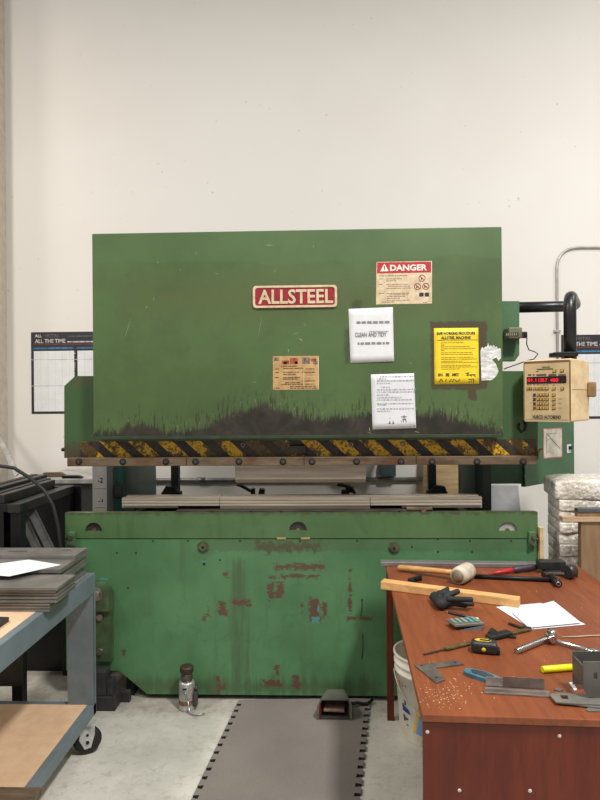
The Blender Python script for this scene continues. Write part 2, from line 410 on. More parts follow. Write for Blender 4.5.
poly = [P(64, 458), P(538, 457), P(538, 381), P(529, 371), P(499, 371), P(497, 245), P(98, 250), P(99, 376), P(75, 376), P(64, 386)]
MB().prism(poly, FY(YR), -.07, 0, bev=.003).build('ram', M_RAM, brake)
MB().cyl((P(65, 450)[0], YR+.03, P(65, 450)[1]), (P(59.5, 450)[0], YR+.03, P(65, 450)[1]), .01, n=10).build('stop_pin', M_BLACK, brake)
t = NT('hazard_stripes'); w = t.obj((1, 1, 1), BR); X_, Y_, Z_ = t.xyz(w)
s_ = t.math('FRACT', t.math('DIVIDE', t.math('ADD', X_, t.math('MULTIPLY', Z_, 1.1)), .150))
blk = t.math('GREATER_THAN', s_, .56); nf = t.noise(w, 26, 7, .75); ng = t.noise(w, 70, 5, .7); nl = t.noise(w, 3.1, 3)
c = t.mix(blk, (216, 166, 20), (24, 22, 19))
wear = t.math('ADD', nf, t.math('MULTIPLY', t.math('SUBTRACT', nl, .5), .35))
dmg = t.boxes(X_, Z_, [pbox(*q, YR) for q in ((60, 440, 98, 460), (205, 438, 222, 460), (243, 440, 290, 460), (512, 438, 520, 460), (530, 438, 540, 460))])
wear = t.math('ADD', wear, t.math('MULTIPLY', t.step(dmg, -.03, .05), .28))
c = t.mix(t.math('MULTIPLY', t.step(wear, .50, .56), .9), c, (60, 46, 28))
c = t.mix(t.math('MULTIPLY', t.step(ng, .50, .60), .8), c, (34, 27, 18))
t.bump(nf, .001, .4); M_HAZ = t.fin(c, .5)
a = P(66, 457.5); b = P(537.5, 439); MB().span((P(80, 450)[0], YR-.002, a[1]), (P(536, 450)[0], YR, b[1])).build('hazard_stripe', M_HAZ, brake)
for px, py in ((243, 445), (351, 444.5), (403, 444)):
    x, z = P(px, py); o = MB().lathe([(.005, 0), (.013, 0), (.013, .004), (.008, .005), (.005, 0)], (x, YR-.002, z), (0, -1, 0), 14).build('stud_ring', M_BOLT, brake)
x, z = P(297.5, 449); MB().box((x, YR-.014, z), (.088, .026, .04), bev=.003).build('wedge_block', plain('dark_block', (64, 60, 56), .5, .3), brake)
YK = 3.05; K = lambda x, y: pz(x, y, YK)
def clamp(px0, px1):
    MB().span((K(px0, 460)[0], YK, K(300, 465.5)[1]), (K(px1, 460)[0], YR-.001, K(300, 457)[1]), bev=.0025).build('tool_clamp_bar', M_CLAMP, brake)
t = NT('clamp_bar_steel'); w = t.obj((1, 1, 1), BR); n1 = t.noise(t.obj((3, 1, 20)), 1.5, 6, .7); n2 = t.noise(w, 4, 4, .6)
c = t.mix(t.step(n1, .35, .65), (82, 68, 52), (120, 102, 80)); c = t.mix(t.math('MULTIPLY', t.step(n2, .52, .68), .75), c, (92, 54, 30))
M_CLAMP = t.fin(c, .48, .3)
clamp(67, 186); clamp(186.4, 304); clamp(304.4, 416); clamp(416.4, 537.5)
for px in (79, 123, 166, 195.6, 239, 283, 312, 356.5, 401, 432, 477, 523):
    x, z = K(px, 461.6); o = MB().lathe([(.0085, 0), (.0175, 0), (.0175, -.002), (.0085, -.001)], (x, YK-.0005, z), (0, 1, 0), 16).build('bolt_recess', M_DARK, brake)
    MB().cyl((x, YK+.001, z), (x, YK-.006, z), .0095, n=14).build('bolt', plain('oily_bolt', (92, 86, 80), .45, .6), o)
# punch
z0, z1 = pz(300, 482.5, 3.12)[1], K(300, 465.5)[1]
x0, x1 = xat(235.5, 3.10), xat(366, 3.10)
prof = [(.0, z0+.02), (.0, z1-.016), (-.012, z1-.016), (-.012, z1-.001), (.075, z1-.001), (.075, z1-.016), (.06, z1-.03), (.03, z0), (.02, z0)]
MB().prism(prof, Fr((x0, 3.10, 0), (0, 1, 0), (0, 0, 1)), 0, x1-x0).build('upper_punch', M_DIE, brake)

# --- cover plate with the grime
hp = [(92, 432), (104, 432), (116, 430), (122, 427), (132, 425.5), (146, 425), (158, 428), (168, 431), (182, 431), (194, 428), (203, 427), (211, 424), (222, 416), (232, 413), (244, 410), (254, 406), (264, 405), (274, 406), (284, 408), (296, 412), (310, 418), (322, 419), (334, 417), (352, 416), (372, 413), (400, 413), (420, 414), (438, 413), (452, 417), (466, 421), (480, 426), (503, 431)]
C = lambda x, y: pz(x, y, YC)
cx0, cx1 = C(92.6, 330)[0], C(502.6, 330)[0]; cz0, cz1 = C(300, 438.5)[1], C(300, 230)[1]
def cover_extra(t, c, w, X_, Z_, n1, n2, n3):
    # olive tint across the upper middle, greener low down
    nn = t.noise(w, 1.3, 4, .6, .4)
    d = t.boxes(X_, Z_, [pbox(110, 262, 470, 330, YC)])
    c = t.mix(t.math('MULTIPLY', t.step(t.math('ADD', d, t.math('MULTIPLY', t.math('SUBTRACT', nn, .5), .3)), -.05, .16), .42), c, (80, 84, 48))
    at = t.math('ADD', t.math('SUBTRACT', Z_, C(300, 262)[1]), t.math('MULTIPLY', t.math('SUBTRACT', nn, .5), .16))
    c = t.mix(t.math('MULTIPLY', t.step(at, -.004, .012), .35), c, (80, 106, 68))
    ne = t.noise(t.obj((3, 1, 9), BR), 2, 7, .75); c = t.mix(t.math('MULTIPLY', t.step(ne, .60, .72), .35), c, (90, 112, 74))
    nb = t.noise(t.obj((75, 1, 11), (BR.x*75, 0, BR.z)), 1, 6, .7); nw = t.noise(t.obj((95, 1, 13)), 1, 4, .65)
    h = t.ramp(t.math('DIVIDE', t.math('SUBTRACT', X_, cx0), cx1-cx0), [((px-92)/411, (C(px, py)[1]-cz0)/.25) for px, py in hp])
    d = t.math('SUBTRACT', t.math('MULTIPLY', h, .25), t.math('SUBTRACT', Z_, cz0))
    ns = t.noise(t.obj((240, 1, 16), (BR.x*240, 0, 3)), 1, 4, .7); nq = t.noise(w, 12, 5, .65)
    e = t.math('ADD', d, t.math('ADD', t.math('MULTIPLY', t.math('SUBTRACT', nb, .5), .11), t.math('ADD', t.math('MULTIPLY', t.math('SUBTRACT', ns, .5), .10), t.math('MULTIPLY', t.math('SUBTRACT', nq, .5), .07))))
    c = t.mix(t.math('MULTIPLY', t.step(e, -.055, .03), .45), c, (66, 84, 44))
    c = t.mix(t.math('MULTIPLY', t.step(e, -.016, .016), .96), c, t.mix(t.step(n3, .35, .7), (32, 28, 25), (58, 49, 43)))
    ch = t.math('MULTIPLY', t.step(nw, .55, .62), t.math('MULTIPLY', t.step(d, -.13, -.03), t.step(d, .045, .0)))
    c = t.mix(t.math('MULTIPLY', ch, .75), c, (46, 40, 30))
    nc = t.noise(t.obj((110, 1, 26), (4, 0, 9)), 1, 3, .6)
    ch = t.math('MULTIPLY', t.step(nc, .66, .70), t.math('MULTIPLY', t.step(d, -.07, -.02), t.step(d, .03, .0)))
    c = t.mix(t.math('MULTIPLY', ch, .5), c, (150, 150, 116))
    # grime rubbed round the yellow notice
    d = t.boxes(X_, Z_, [pbox(431, 321, 486.5, 390, YC), pbox(468, 388, 477, 400, YC)])
    c = t.mix(t.math('MULTIPLY', t.step(t.math('ADD', d, t.math('MULTIPLY', t.math('SUBTRACT', t.noise(w, 22, 6, .7), .5), .05)), -.006, .006), .92), c, (70, 58, 40))
    # dirt where notices were peeled
    d = t.boxes(X_, Z_, [pbox(344, 328, 350, 364, YC), pbox(352, 300, 362, 309, YC)])
    c = t.mix(t.math('MULTIPLY', t.step(t.math('ADD', d, t.math('MULTIPLY', t.math('SUBTRACT', n2, .5), .07)), -.004, .01), .6), c, (52, 50, 34))
    return c
M_COVER = green('cover_green_paint', (65, 85, 48), (77, 100, 58), (58, 71, 40), cover_extra)
MB().span((cx0, YC, cz0), (cx1, YR-.002, cz1), bev=.004).build('ram_cover', M_COVER, brake)
MB().span((cx0+.005, YC-.003, cz0+.001), (cx1-.005, YC, cz0+.016), bev=.001).build('cover_bottom_lip', plain('lip_green', (50, 66, 42), .45, 0, .15, 10), brake)
# paint scratches: pale nicks
m = MB(); rr = random.Random(4); fc = FY(YC)
for px, py, dx, dy in ((157, 261, 1.5, 3), (154, 297, -.5, 4), (180, 269, .5, 2), (131, 318, -7, 22), (262, 316, -4, 22), (303, 323, 3, 3), (288, 348, .8, 5), (298, 338, 6, 4), (265, 245, 9, .6), (214, 273, 5, 1.2), (276, 268, -2, 6), (313, 245, .6, 3), (252, 382, 5, .5), (292, 335, 8, -3),
                       (408, 362, 5, 2.5), (390, 334, 4, -7), (392, 310, 1, 4), (380, 372, 1, 2), (147, 306, -1, 2), (196, 252, .6, 2.4), (367, 432, 5, 2), (414, 431, 6, 2), (369, 427, 1, 5)):
    a = C(px, py); b = C(px+dx, py+dy); l = math.hypot(b[0]-a[0], b[1]-a[1]); w = .0012 + .0014*rr.random()
    ux, uz = (b[0]-a[0])/l, (b[1]-a[1])/l
    m.prism([a, (a[0]+(b[0]-a[0])*.5 - uz*w, a[1]+(b[1]-a[1])*.5 + ux*w), b, (a[0]+(b[0]-a[0])*.4 + uz*w*.5, a[1]+(b[1]-a[1])*.4 - ux*w*.5)], fc, 0, .0004)
m.build('paint_nick', plain('bare_nick', (160, 166, 136), .6), brake)['kind'] = 'stuff'

# nameplate
a = C(253, 308.5); b = C(337, 285)
M_CREAM = plain('cream_paint', (212, 188, 156), .5, 0, .06, 30)
npl = MB().prism(rrect(a[0], a[1], b[0], b[1], .018), fc, 0, .006).build('nameplate', plain('nameplate_red', (150, 28, 38), .45, 0, .1, 20), brake)
npl['label'] = 'red nameplate with raised cream letters'
MB().prism(rrect(a[0], a[1], b[0], b[1], .018), fc, .006, .010, holes=[rrect(a[0]+.012, a[1]+.012, b[0]-.012, b[1]-.012, .012)], bev=.0015).build('rim', M_CREAM, npl)
a2 = C(258.5, 304.5); b2 = C(333, 289)
MB().text('ALLSTEEL', fc, a2[0], a2[1], b2[0], b2[1], .0055, .0095, bold=.022).build('lettering', M_CREAM, npl)
for px in (256.6, 333.6):
    x, z = C(px, 296.5); MB().cyl((x, YC-.006, z), (x, YC-.009, z), .004, n=10).build('rivet', M_BOLT, npl)

# danger plate (riveted, part of the machine)
def card(corners_px, Y): return [pz(x, y, Y) for x, y in corners_px]
M_DTAN = plain('aged_cream_label', (214, 192, 158), .6, 0, .08, 25)
dp = MB().prism(card(((376, 304.5), (432, 303.5), (432, 261), (376.5, 262)), YC), fc, 0, .0012).build('danger_label', M_DTAN, brake)
dp['label'] = 'cream label headed DANGER on a red band'
MB().prism(card(((377, 273.5), (431, 272.5), (431, 261.8), (377.2, 262.6)), YC), fc, .0012, .0016).build('red_band', plain('danger_red', (176, 30, 44), .5, 0, .04), dp)
m = MB(); a = C(390, 271); b = C(427, 264.3); m.text('DANGER', fc, a[0], a[1], b[0], b[1], .0016, .0020, bold=.03)
tri = [C(380.2, 271.4), C(388.6, 271.2), C(384.4, 263.8)]; m.prism(tri, fc, .0016, .0020)
m.build('headline', plain('white_print', (236, 224, 206), .6, 0, .02), dp)
m = MB(); a = C(384.4, 270.4); m.rect(fc, a[0]-.0022, a[1]+.006, a[0]+.0022, a[1]+.022, .002, .0023); m.rect(fc, a[0]-.002, a[1]+.001, a[0]+.002, a[1]+.0045, .002, .0023)
rr = random.Random(3)
M_DP = plain('danger_print', (116, 92, 78), .7, 0, .02)
m.build('warning_mark', M_INK, dp)
m = MB()
for y, s0, s1 in ((276, 379, 408), (279, 379, 383), (279, 386, 402), (281, 386, 396), (284.6, 379, 384), (284.6, 386, 409), (286.4, 388, 411), (288.4, 386, 411), (293.5, 379, 384), (293.5, 387, 411), (295, 389, 408), (296.6, 387, 405), (298.5, 387, 400), (300.5, 387, 410), (302.2, 382, 394), (302.4, 423, 427), (296.3, 381, 382)):
    m.words(fc, C(s0, y)[0], C(s1, y)[0], C(s0, y)[1], .0034, .0012, .0015, rnd=rr, wmin=.006, wmax=.02, gap=.003)
m.build('small_print', M_DP, dp)
m = MB()
for px, py in ((422, 278.3), (417.5, 286.6), (425.7, 286.4)):
    x, z = C(px, py); m.prism(circ(x, z, .0175, 20), fc, .0012, .0016, holes=[circ(x, z, .0135, 20)])
    m.bar((x-.0115, YC-.0015, z+.0115), (x+.0115, YC-.0015, z-.0115), .0004, .0035, up=(1, 0, 1))
m.build('prohibition_sign', plain('sign_red', (150, 40, 48), .5), dp)
m = MB()
for px, py in ((422, 278.6), (417.3, 286.8), (425.5, 286.6)):
    x, z = C(px, py); m.rect(fc, x-.006, z-.007, x-.001, z+.006, .0012, .00145); m.rect(fc, x+.001, z-.004, x+.006, z+.003, .0012, .00145)
for px in (419.2, 424.6): a = C(px, 296.7); b = C(px+4.4, 292.6); m.rect(fc, a[0], a[1], b[0], b[1], .0012, .0016)
m.build('pictogram', M_INK, dp)
# old tan data label
M_TAN = plain('tan_label', (190, 156, 102), .6, 0, .12, 22, (1, 1, 1), (164, 128, 84))
il = MB().prism(card(((273, 390), (318.5, 389.5), (318, 355.8), (272.8, 356.2)), YC), fc, 0, .0012).build('data_label', M_TAN, brake); il['label'] = 'small tan label with rows of worn print'
m = MB()
for x0, y0, x1, y1 in ((282, 360.5, 289, 364), (290, 358, 298, 364), (295, 361.5, 297.5, 364.2), (283.5, 362, 287, 364.6), (311, 358.5, 316.5, 361.5)):
    a = C(x0, y1); b = C(x1, y0); m.rect(fc, a[0], a[1], b[0], b[1], .0012, .0015)
m.build('red_print', plain('faded_red', (190, 88, 62), .6, 0, .25, 60), il)
m = MB()
for x0, y0, x1, y1 in ((274, 357.5, 279, 361), (302, 357.5, 310, 364), (313, 361, 317.6, 364.4)):
    a = C(x0, y1); b = C(x1, y0); m.rect(fc, a[0], a[1], b[0], b[1], .0012, .0015)
m.build('grey_print', plain('faded_grey', (140, 122, 104), .6, 0, .25, 60), il)
m = MB()
for y, s0, s1 in ((366.3, 281, 297), (368.5, 283, 303), (369, 306, 316), (369, 275, 279), (372.6, 275, 279), (372.4, 283, 299), (372.4, 302, 316), (374.5, 283, 296), (377.6, 275, 279), (377.6, 283, 300), (379.2, 283, 298), (381, 302, 315), (382.7, 285, 301), (384.4, 281, 316), (386.5, 290, 317), (388.3, 290, 317), (388.2, 274, 281)):
    m.words(fc, C(s0, y)[0], C(s1, y)[0], C(s0, y)[1], .005, .0012, .0015, rnd=rr, wmin=.006, wmax=.03, gap=.003)
m.build('small_print', plain('brown_print', (110, 82, 52), .7, 0, .2, 50), il)
m = MB()
for x0, y0, x1, y1 in ((303.3, 372, 304.3, 386), (318, 356, 318.7, 389.5), (282, 376.2, 300, 376.8), (305, 376.4, 317, 377)):
    a = C(x0, y1); b = C(x1, y0); m.rect(fc, a[0], a[1], b[0], b[1], .0012, .0016)
m.build('rule', plain('pale_rule', (222, 196, 150), .6), il)
# torn remains of a sticker beside the yellow notice
t = NT('sticker_remains'); w = t.obj((18, 1, 60), BR); c = t.mix(t.step(t.noise(w, 1, 5, .7), .35, .7), (170, 172, 168), (236, 236, 234)); M_REM = t.fin(c, .7)
rr = random.Random(11); up = []
for i in range(15):
    x = 481 + i*1.42; up.append((x, 348 - (4.5*rr.random() if i % 2 else 0) - (1 if 3 < i < 11 else -1)))
dn = [(501, 358), (498.5, 361), (496.5, 357.5), (492, 359.5), (496, 364), (498.5, 371), (497, 375), (494, 378), (492, 380), (481.5, 380.5), (480.8, 362)]
MB().prism([C(x, y) for x, y in ([(480.5, 352)] + up + dn)][::-1], fc, 0, .0006).build('sticker_remains', M_REM, brake)

# --- side frames and what is seen through the daylight between ram and bed
def post(name, px0, px1, Y, d, z0, z1, mat, bev=.002):
    return MB().span((xat(px0, Y), Y, z0), (xat(px1, Y), Y+d, z1), bev=bev).build(name, mat, brake)
fr = post('side_frame', 92.5, 107, 3.32, .6, 0, 1.62, plain('bare_grey_steel', (182, 180, 176), .4, .3, .12, 8, (1, 1, .4), (152, 148, 142)))
m = MB(); f3 = FY(3.32)
for txt, y0, y1 in (('-2', 483, 477.5), ('-1', 502.5, 499)):
    a = pz(98, y0, 3.32); b = pz(103, y1, 3.32); m.text(txt, f3, a[0], a[1], b[0], b[1], 0, .0006, bold=.03)
for y in (489, 508): a = pz(95, y, 3.32); m.rect(f3, a[0], a[1], a[0]+.06, a[1]+.0025, 0, .0004)
m.build('scale_mark', M_INK, fr)
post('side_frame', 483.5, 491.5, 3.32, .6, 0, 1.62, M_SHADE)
post('guide_rod', 108.5, 110.5, 3.45, .02, .5, 1.4, M_RUSTY); post('guide_rod', 111.2, 113.2, 3.45, .02, .5, 1.4, plain('tan_rod', (150, 134, 116), .5, .2))
tp = post('guide_post', 114.5, 121.5, 3.42, .05, .4, 1.4, plain('teal_paint', (52, 122, 112), .45, 0, .12)); tp['label'] = 'teal painted post'
x = xat(119, 3.42); z = pz(0, 490, 3.42)[1]; MB().box((x, 3.41, z-.01), (.05, .02, .075), bev=.006).build('valve', plain('valve_grey', (100, 96, 92), .45, .5), tp)
t = NT('smoked_acrylic'); n = t.noise(t.obj((20, 1, .4), BR), 1, 3)
t.fin(t.mix(n, (116, 128, 120), (134, 146, 136)), .25); t.b.inputs['Alpha'].default_value = .86; M_ACR = t.m
post('side_guard', 122, 156, 3.5, .006, .3, 1.45, M_ACR, 0); post('side_guard', 461, 483, 3.5, .006, .3, 1.45, M_ACR, 0)
for px0, px1, cl, sgn in ((171, 178.5, (162, 181), -1), (429, 436.5, (427, 447), 1)):
    o = post('gauge_slide', px0, px1, 3.5, .05, .3, 1.5, M_BLACK)
    x0, x1 = xat(cl[0], 3.46), xat(cl[1], 3.46); z = pz(0, 493, 3.46)[1]
    b = MB().span((x0, 3.44, z-.035), (x1, 3.499, z+.005), bev=.004)
    xa = (x0+x1)/2 + sgn*.01
    b.prism([(xa-.045, z), (xa+.045, z), (xa+.035, z+.03), (xa-.02, z+.038)], FY(3.499), 0, .05); b.build('gauge_clamp', M_BLACKP, o)
for px, s in ((251, 1), (346, 0)):                             # back gauge fingers
    Y = 3.34; x = xat(px, Y); m = MB()
    z = pz(px, 496.5, Y)[1]
    if s: m.tube([(x-.078, Y, z+.068), (x-.05, Y, z+.058), (x-.008, Y, z+.034), (x+.01, Y, z+.03)], .009).span((x+.0, Y-.02, z-.02), (x+.022, Y+.03, z+.045), bev=.004).prism([(x+.035, z-.02), (x+.075, z-.02), (x+.078, z+.04), (x+.05, z+.046)], FY(Y+.02), 0, .04).span((x+.02, Y, z-.02), (x+.04, Y+.02, z+.01))
    else: m.tube([(x-.05, Y, z+.068), (x-.01, Y, z+.062), (x+.03, Y, z+.05), (x+.048, Y, z+.02), (x+.05, Y, z-.02)], .010).span((x-.026, Y-.02, z-.02), (x+.018, Y+.03, z+.036), bev=.006).span((x+.0, Y, z+.02), (x+.045, Y+.03, z+.056), bev=.006)
    o = m.build('gauge_finger', M_BLACK, brake)
    MB().cyl((x+(.02 if s else -.004), Y-.022, z-.004), (x+(.02 if s else -.004), Y-.028, z-.004), .014, n=12).build('finger_screw', M_BOLT, o)
MB().span((xat(166, 3.42), 3.36, .91), (xat(442, 3.42), 3.49, pz(0, 500, 3.36)[1]-.02)).build('back_gauge_beam', M_BLACK, brake)
MB().span((xat(270, 3.6), 3.5, 1.30), (xat(405, 3.6), 4.35, 2.15)).build('hidden_shade_block', M_DGREEN, brake)  # unseen block added behind the cover to throw soft shade on the wall
# cylinder head, counter and cord at the upper right
YX = 3.3; X_ = lambda x, y: pz(x, y, YX)
MB().prism([X_(490, 361), X_(515, 361), X_(519.5, 355), X_(519.5, 301), X_(490, 301)], FY(YX), -.06, 0, bev=.003).build('arm_mount_plate', plain('mount_green', (76, 110, 76), .42, 0, .06, 10), brake)
a = X_(503.5, 340); b = X_(522.5, 329)
ct = MB().span((a[0], YX-.09, a[1]), (b[0]-.03, YX-.001, b[1]), bev=.006).build('stroke_counter', plain('counter_olive', (122, 124, 92), .5), brake)
a = pz(505.3, 336.4, YX-.09); b = pz(518.5, 332.3, YX-.09)
MB().span((a[0], YX-.0915, a[1]), (b[0], YX-.09, b[1])).build('counter_window', plain('counter_dark', (58, 56, 44), .4), ct)
m = MB(); f = FY(YX-.0915)
for i in range(6): x = a[0]+.004+(b[0]-a[0]-.008)*i/6; m.rect(f, x+.001, a[1]+.004, x+.006, b[1]-.004, 0, .0005)
m.build('counter_digit', plain('counter_pale', (150, 148, 120), .5), ct)
m = MB(); q = [pz(x, y, 3.28) for x, y in ((521, 334), (524, 337), (527, 338.5), (526.5, 344), (529, 350), (534, 351.5), (538, 354), (534, 359), (526, 361), (518, 364), (508, 367.5), (504, 369))]
m.tube([V((x, 3.28, z)) for x, z in q], .003); m.span((q[0][0]-.01, 3.27, q[1][1]-.006), (q[2][0], 3.29, q[0][1]+.012), bev=.004); m.build('counter_cord', M_BLACK, brake)
# electrical cabinet with its door swung back
YE = 3.45
body = MB().span((xat(490, YE), YE, pz(0, 485.5, YE)[1]), (xat(524.5, YE), YE+.3, pz(0, 400, YE)[1]), bev=.003).build('electrical_cabinet', M_DGREEN, brake)
d0 = aty(525.2, 487, YE-.01); z1 = pz(0, 405, YE)[1]
d1 = None
for k in range(80):
    Y = YE - .01 + k*.01; p = aty(574.5, 478, Y)
    if p.z <= d0.z: d1 = V((p.x, Y, d0.z)); break
if d1 is None: d1 = V((aty(574.5, 478, YE+.4).x, YE+.4, d0.z))
u = (d1-d0); u.z = 0; L = u.length; fdoor = Fr((d0.x, d0.y, 0), u, (0, 0, 1))
door = MB().prism([(0, d0.z), (L, d0.z), (L, z1), (0, z1)], fdoor, -.025, 0, bev=.002).build('cabinet_door', plain('door_green', (58, 100, 66), .42, 0, .06, 8), body)
def ondoor(px, py):
    d = ray(px, py); tt = (fdoor.o-CAM).dot(fdoor.n)/d.dot(fdoor.n); p = CAM+d*tt; return ((p-fdoor.o).dot(fdoor.u), p.z)
q = [ondoor(543, 459), ondoor(562, 457.5), ondoor(562, 427.5), ondoor(543, 428.5)]
MB().prism(q, fdoor, 0, .002).build('chart_border', plain('chart_red', (190, 120, 108), .6), body)
sx = lambda s, i: (q[i][0]*(1-s)+((q[0][0]+q[1][0]+q[2][0]+q[3][0])/4)*s, q[i][1]*(1-s)+((q[0][1]+q[1][1]+q[2][1]+q[3][1])/4)*s)
MB().prism([sx(.08, i) for i in range(4)], fdoor, .002, .0028).build('chart', plain('chart_paper', (208, 202, 186), .7), body)
m = MB(); a = ondoor(546.5, 434); b = ondoor(559.5, 448.5)
def seg(m, fr, a, b, w, t0, t1):
    l = math.hypot(b[0]-a[0], b[1]-a[1]); ux, uz = (b[0]-a[0])/l*w, (b[1]-a[1])/l*w
    m.prism([(a[0]+uz, a[1]-ux), (b[0]+uz, b[1]-ux), (b[0]-uz, b[1]+ux), (a[0]-uz, a[1]+ux)], fr, t0, t1)
seg(m, fdoor, a, b, .0022, .0028, .0032)
for s in (((546, 433), (546, 454)), ((546, 434), (556, 433)), ((546, 439), (552, 439)), ((546, 452), (551, 452))): seg(m, fdoor, ondoor(*s[0]), ondoor(*s[1]), .001, .0028, .0031)
m.build('chart_line', M_INK, body)
a = ondoor(567, 453); b = ondoor(571, 444)
MB().rect(fdoor, a[0], a[1], b[0], b[1], 0, .001).build('white_tag', M_PAPER, body)
a = ondoor(568.5, 449.5); b = ondoor(570.5, 446); MB().rect(fdoor, a[0], a[1], b[0], b[1], .001, .012).build('door_latch', M_BLACK, body)
for y0, y1 in ((466, 473), (475, 483)):
    a = aty(524.3, y1, YE-.015); b = aty(524.3, y0, YE-.015); MB().cyl(a, b, .006).build('hinge', M_SHADE, body)
p = aty(542, 449, YR-.03); MB().tube([aty(537.5, 459, YR-.01), aty(538.5, 452, YR-.02), aty(540, 449.5, YR-.02), aty(542, 449, YR-.02)], .006).build('grease_fitting', plain('brass_fit', (140, 96, 50), .4, .5), brake)
a = P(521, 420); m = MB()                                       # dark hook-shaped curve at the right ear
m.tube([V((P(x, y)[0], YR-.006, P(x, y)[1])) for x, y in ((519, 423), (518, 428), (521, 432), (525, 430), (525.5, 425), (523.5, 421))], .006).build('dark_hook_shape', M_BLACK, brake)

# ------------------------------------------------------------------ notices on the machine
def notice(name, corners, label, mat, curl=.004, Y=YC, cat='notice', rot=0):
    pts = card(corners, Y); fr = FY(Y)
    m = MB(); N = 8; g = []
    bl, br, tr, tl = [V((p[0], 0, p[1])) for p in pts]
    for j in range(N+1):
        r = []
        for i in range(N+1):
            s, t_ = i/N, j/N; p = (bl*(1-s)+br*s)*(1-t_)+(tl*(1-s)+tr*s)*t_
            lift = .0012 + curl*(1-t_)**3*(.3+.7*s) + .0008*sin(7*s+3*t_)**2
            r.append((V((p.x, Y-lift, p.z)), V((p.x, Y-lift+.0006, p.z))))
        g.append(r)
    fv = [[m.bm.verts.new(q[0]) for q in r] for r in g]; bv = [[m.bm.verts.new(q[1]) for q in r] for r in g]
    for j in range(N):
        for i in range(N):
            m.bm.faces.new((fv[j][i], fv[j][i+1], fv[j+1][i+1], fv[j+1][i])); m.bm.faces.new((bv[j][i], bv[j+1][i], bv[j+1][i+1], bv[j][i+1]))
    ed = [(fv[0], bv[0]), (fv[N], bv[N]), ([r[0] for r in fv], [r[0] for r in bv]), ([r[N] for r in fv], [r[N] for r in bv])]
    for A, B in ed:
        for i in range(N): m.bm.faces.new((A[i], A[i+1], B[i+1], B[i]))
    root = m.build(name, mat, None, (bl.x, Y, bl.z), smooth=True); tag(root, label, cat)
    return root
T0, T1 = .0062, .0066
T0, T1 = .0058, .0064
o = notice('paper_notice', ((350.5, 363), (394, 361.5), (392.8, 307.2), (348.5, 309)), 'white paper sheet reading CLEAN AND TIDY, taped below the red DANGER label', M_PAPER, .0035)
m = MB(); rr = random.Random(5)
a = C(355, 337); b = C(386.5, 332.2); m.text('CLEAN AND TIDY', fc, a[0], a[1], b[0], b[1], .004, .0046, bold=.012)
m.words(fc, C(354, 0)[0], C(387, 0)[0], C(354, 322.5)[1], .010, .004, .0046, rnd=rr, wmin=.008, wmax=.026, gap=.006)
m.words(fc, C(355, 0)[0], C(387.5, 0)[0], C(354, 343.5)[1], .010, .004, .0046, rnd=rr, wmin=.008, wmax=.026, gap=.006)
a = C(369, 335.5); m.rect(fc, a[0], C(0, 335.4)[1]-.003, C(386, 0)[0], C(0, 335.4)[1]-.0012, .004, .0046)
m.build('writing', plain('pencil_grey', (126, 126, 130), .8, 0, .02), o)
o = notice('paper_notice', ((372.5, 429.5), (416, 428), (414, 373.2), (370.8, 374.5)), 'white paper sheet covered in fine handwriting, hung over the black grime', M_PAPER2, .0035)
m = MB()
for y, s0, s1, f_ in ((376.3, 377, 412, 1), (378.5, 374, 384, 1), (380.5, 374, 413, .95), (383, 374, 390, .8), (387, 378, 387, 1), (389.4, 374, 413, 1), (391.8, 374, 413, 1), (394.6, 374, 388, .8), (397.2, 374, 402, .9), (399.6, 374, 409, 1), (403.4, 374, 413, .95), (404.6, 375, 386, .8), (408.6, 374, 413, 1), (411, 374, 391, .8)):
    m.words(fc, C(s0, 0)[0], C(s1, 0)[0], C(392, y)[1], .0042, .004, .0046, rnd=rr, wmin=.003, wmax=.013, gap=.006, fill=f_)
m.build('writing', plain('faint_grey', (158, 158, 164), .8, 0, .02), o)
m = MB()
for s in (((401, 416.8), (406.5, 416.6)), ((404, 415), (404, 418.5)), ((402, 419.4), (406, 419)), ((401.5, 420.8), (401.2, 422)), ((403.5, 419.4), (403.3, 422)), ((405.6, 419.4), (406, 422)), ((388.5, 423.4), (390.5, 423.2)), ((389.6, 421), (389.6, 423.4)), ((392, 423.6), (394, 423.2)), ((393, 421), (393.2, 423.4)), ((414, 425), (414.3, 427)), ((390, 418), (390.2, 418.6))):
    seg(m, fc, C(*s[0]), C(*s[1]), .0014, .004, .0047)
m.build('signature', M_INK, o)
M_YEL = plain('yellow_sheet', (236, 206, 34), .55, 0, .04, 18)
o = notice('paper_notice', ((434.5, 384.5), (479, 384), (478.2, 327.8), (433.8, 328.2)), 'bright yellow procedure sheet on a dark grimy patch', M_YEL, .0008)
m = MB(); t0, t1 = .0016, .0026
a = C(436.5, 335); b = C(475, 331.6); m.text('SAFE WORKING PROCEDURE', fc, a[0], a[1], b[0], b[1], t0, t1, bold=.035)
a = C(441, 339.4); b = C(470.5, 336.1); m.text('ALLSTEEL MACHINE', fc, a[0], a[1], b[0], b[1], t0, t1, bold=.035)
a = C(437, 340.3); m.rect(fc, a[0], a[1]-.001, C(475, 0)[0], a[1]+.001, t0, t1)
a = C(438, 376.5); b = C(459, 373.2); m.text('SN   EE   MET', fc, a[0], a[1], b[0], b[1], t0, t1, bold=.05)
m.build('heading', M_INK, o)
m = MB()
for y, s0, s1 in ((342.6, 438, 461), (344.8, 438, 442), (346.6, 438, 467), (348.6, 438, 474), (350.4, 438, 442), (352.6, 438, 469), (354.4, 438, 472), (357.4, 438, 470), (359.2, 438, 474), (361.2, 438, 461), (362.6, 438, 475), (365.4, 438, 468), (367, 438, 474), (369, 438, 458)):
    m.words(fc, C(s0, 0)[0], C(s1, 0)[0], C(455, y)[1], .0028, t0, t1, rnd=rr, wmin=.006, wmax=.022, gap=.003)
m.build('small_print', plain('olive_print', (134, 112, 26), .7, 0, .02), o)
m = MB()
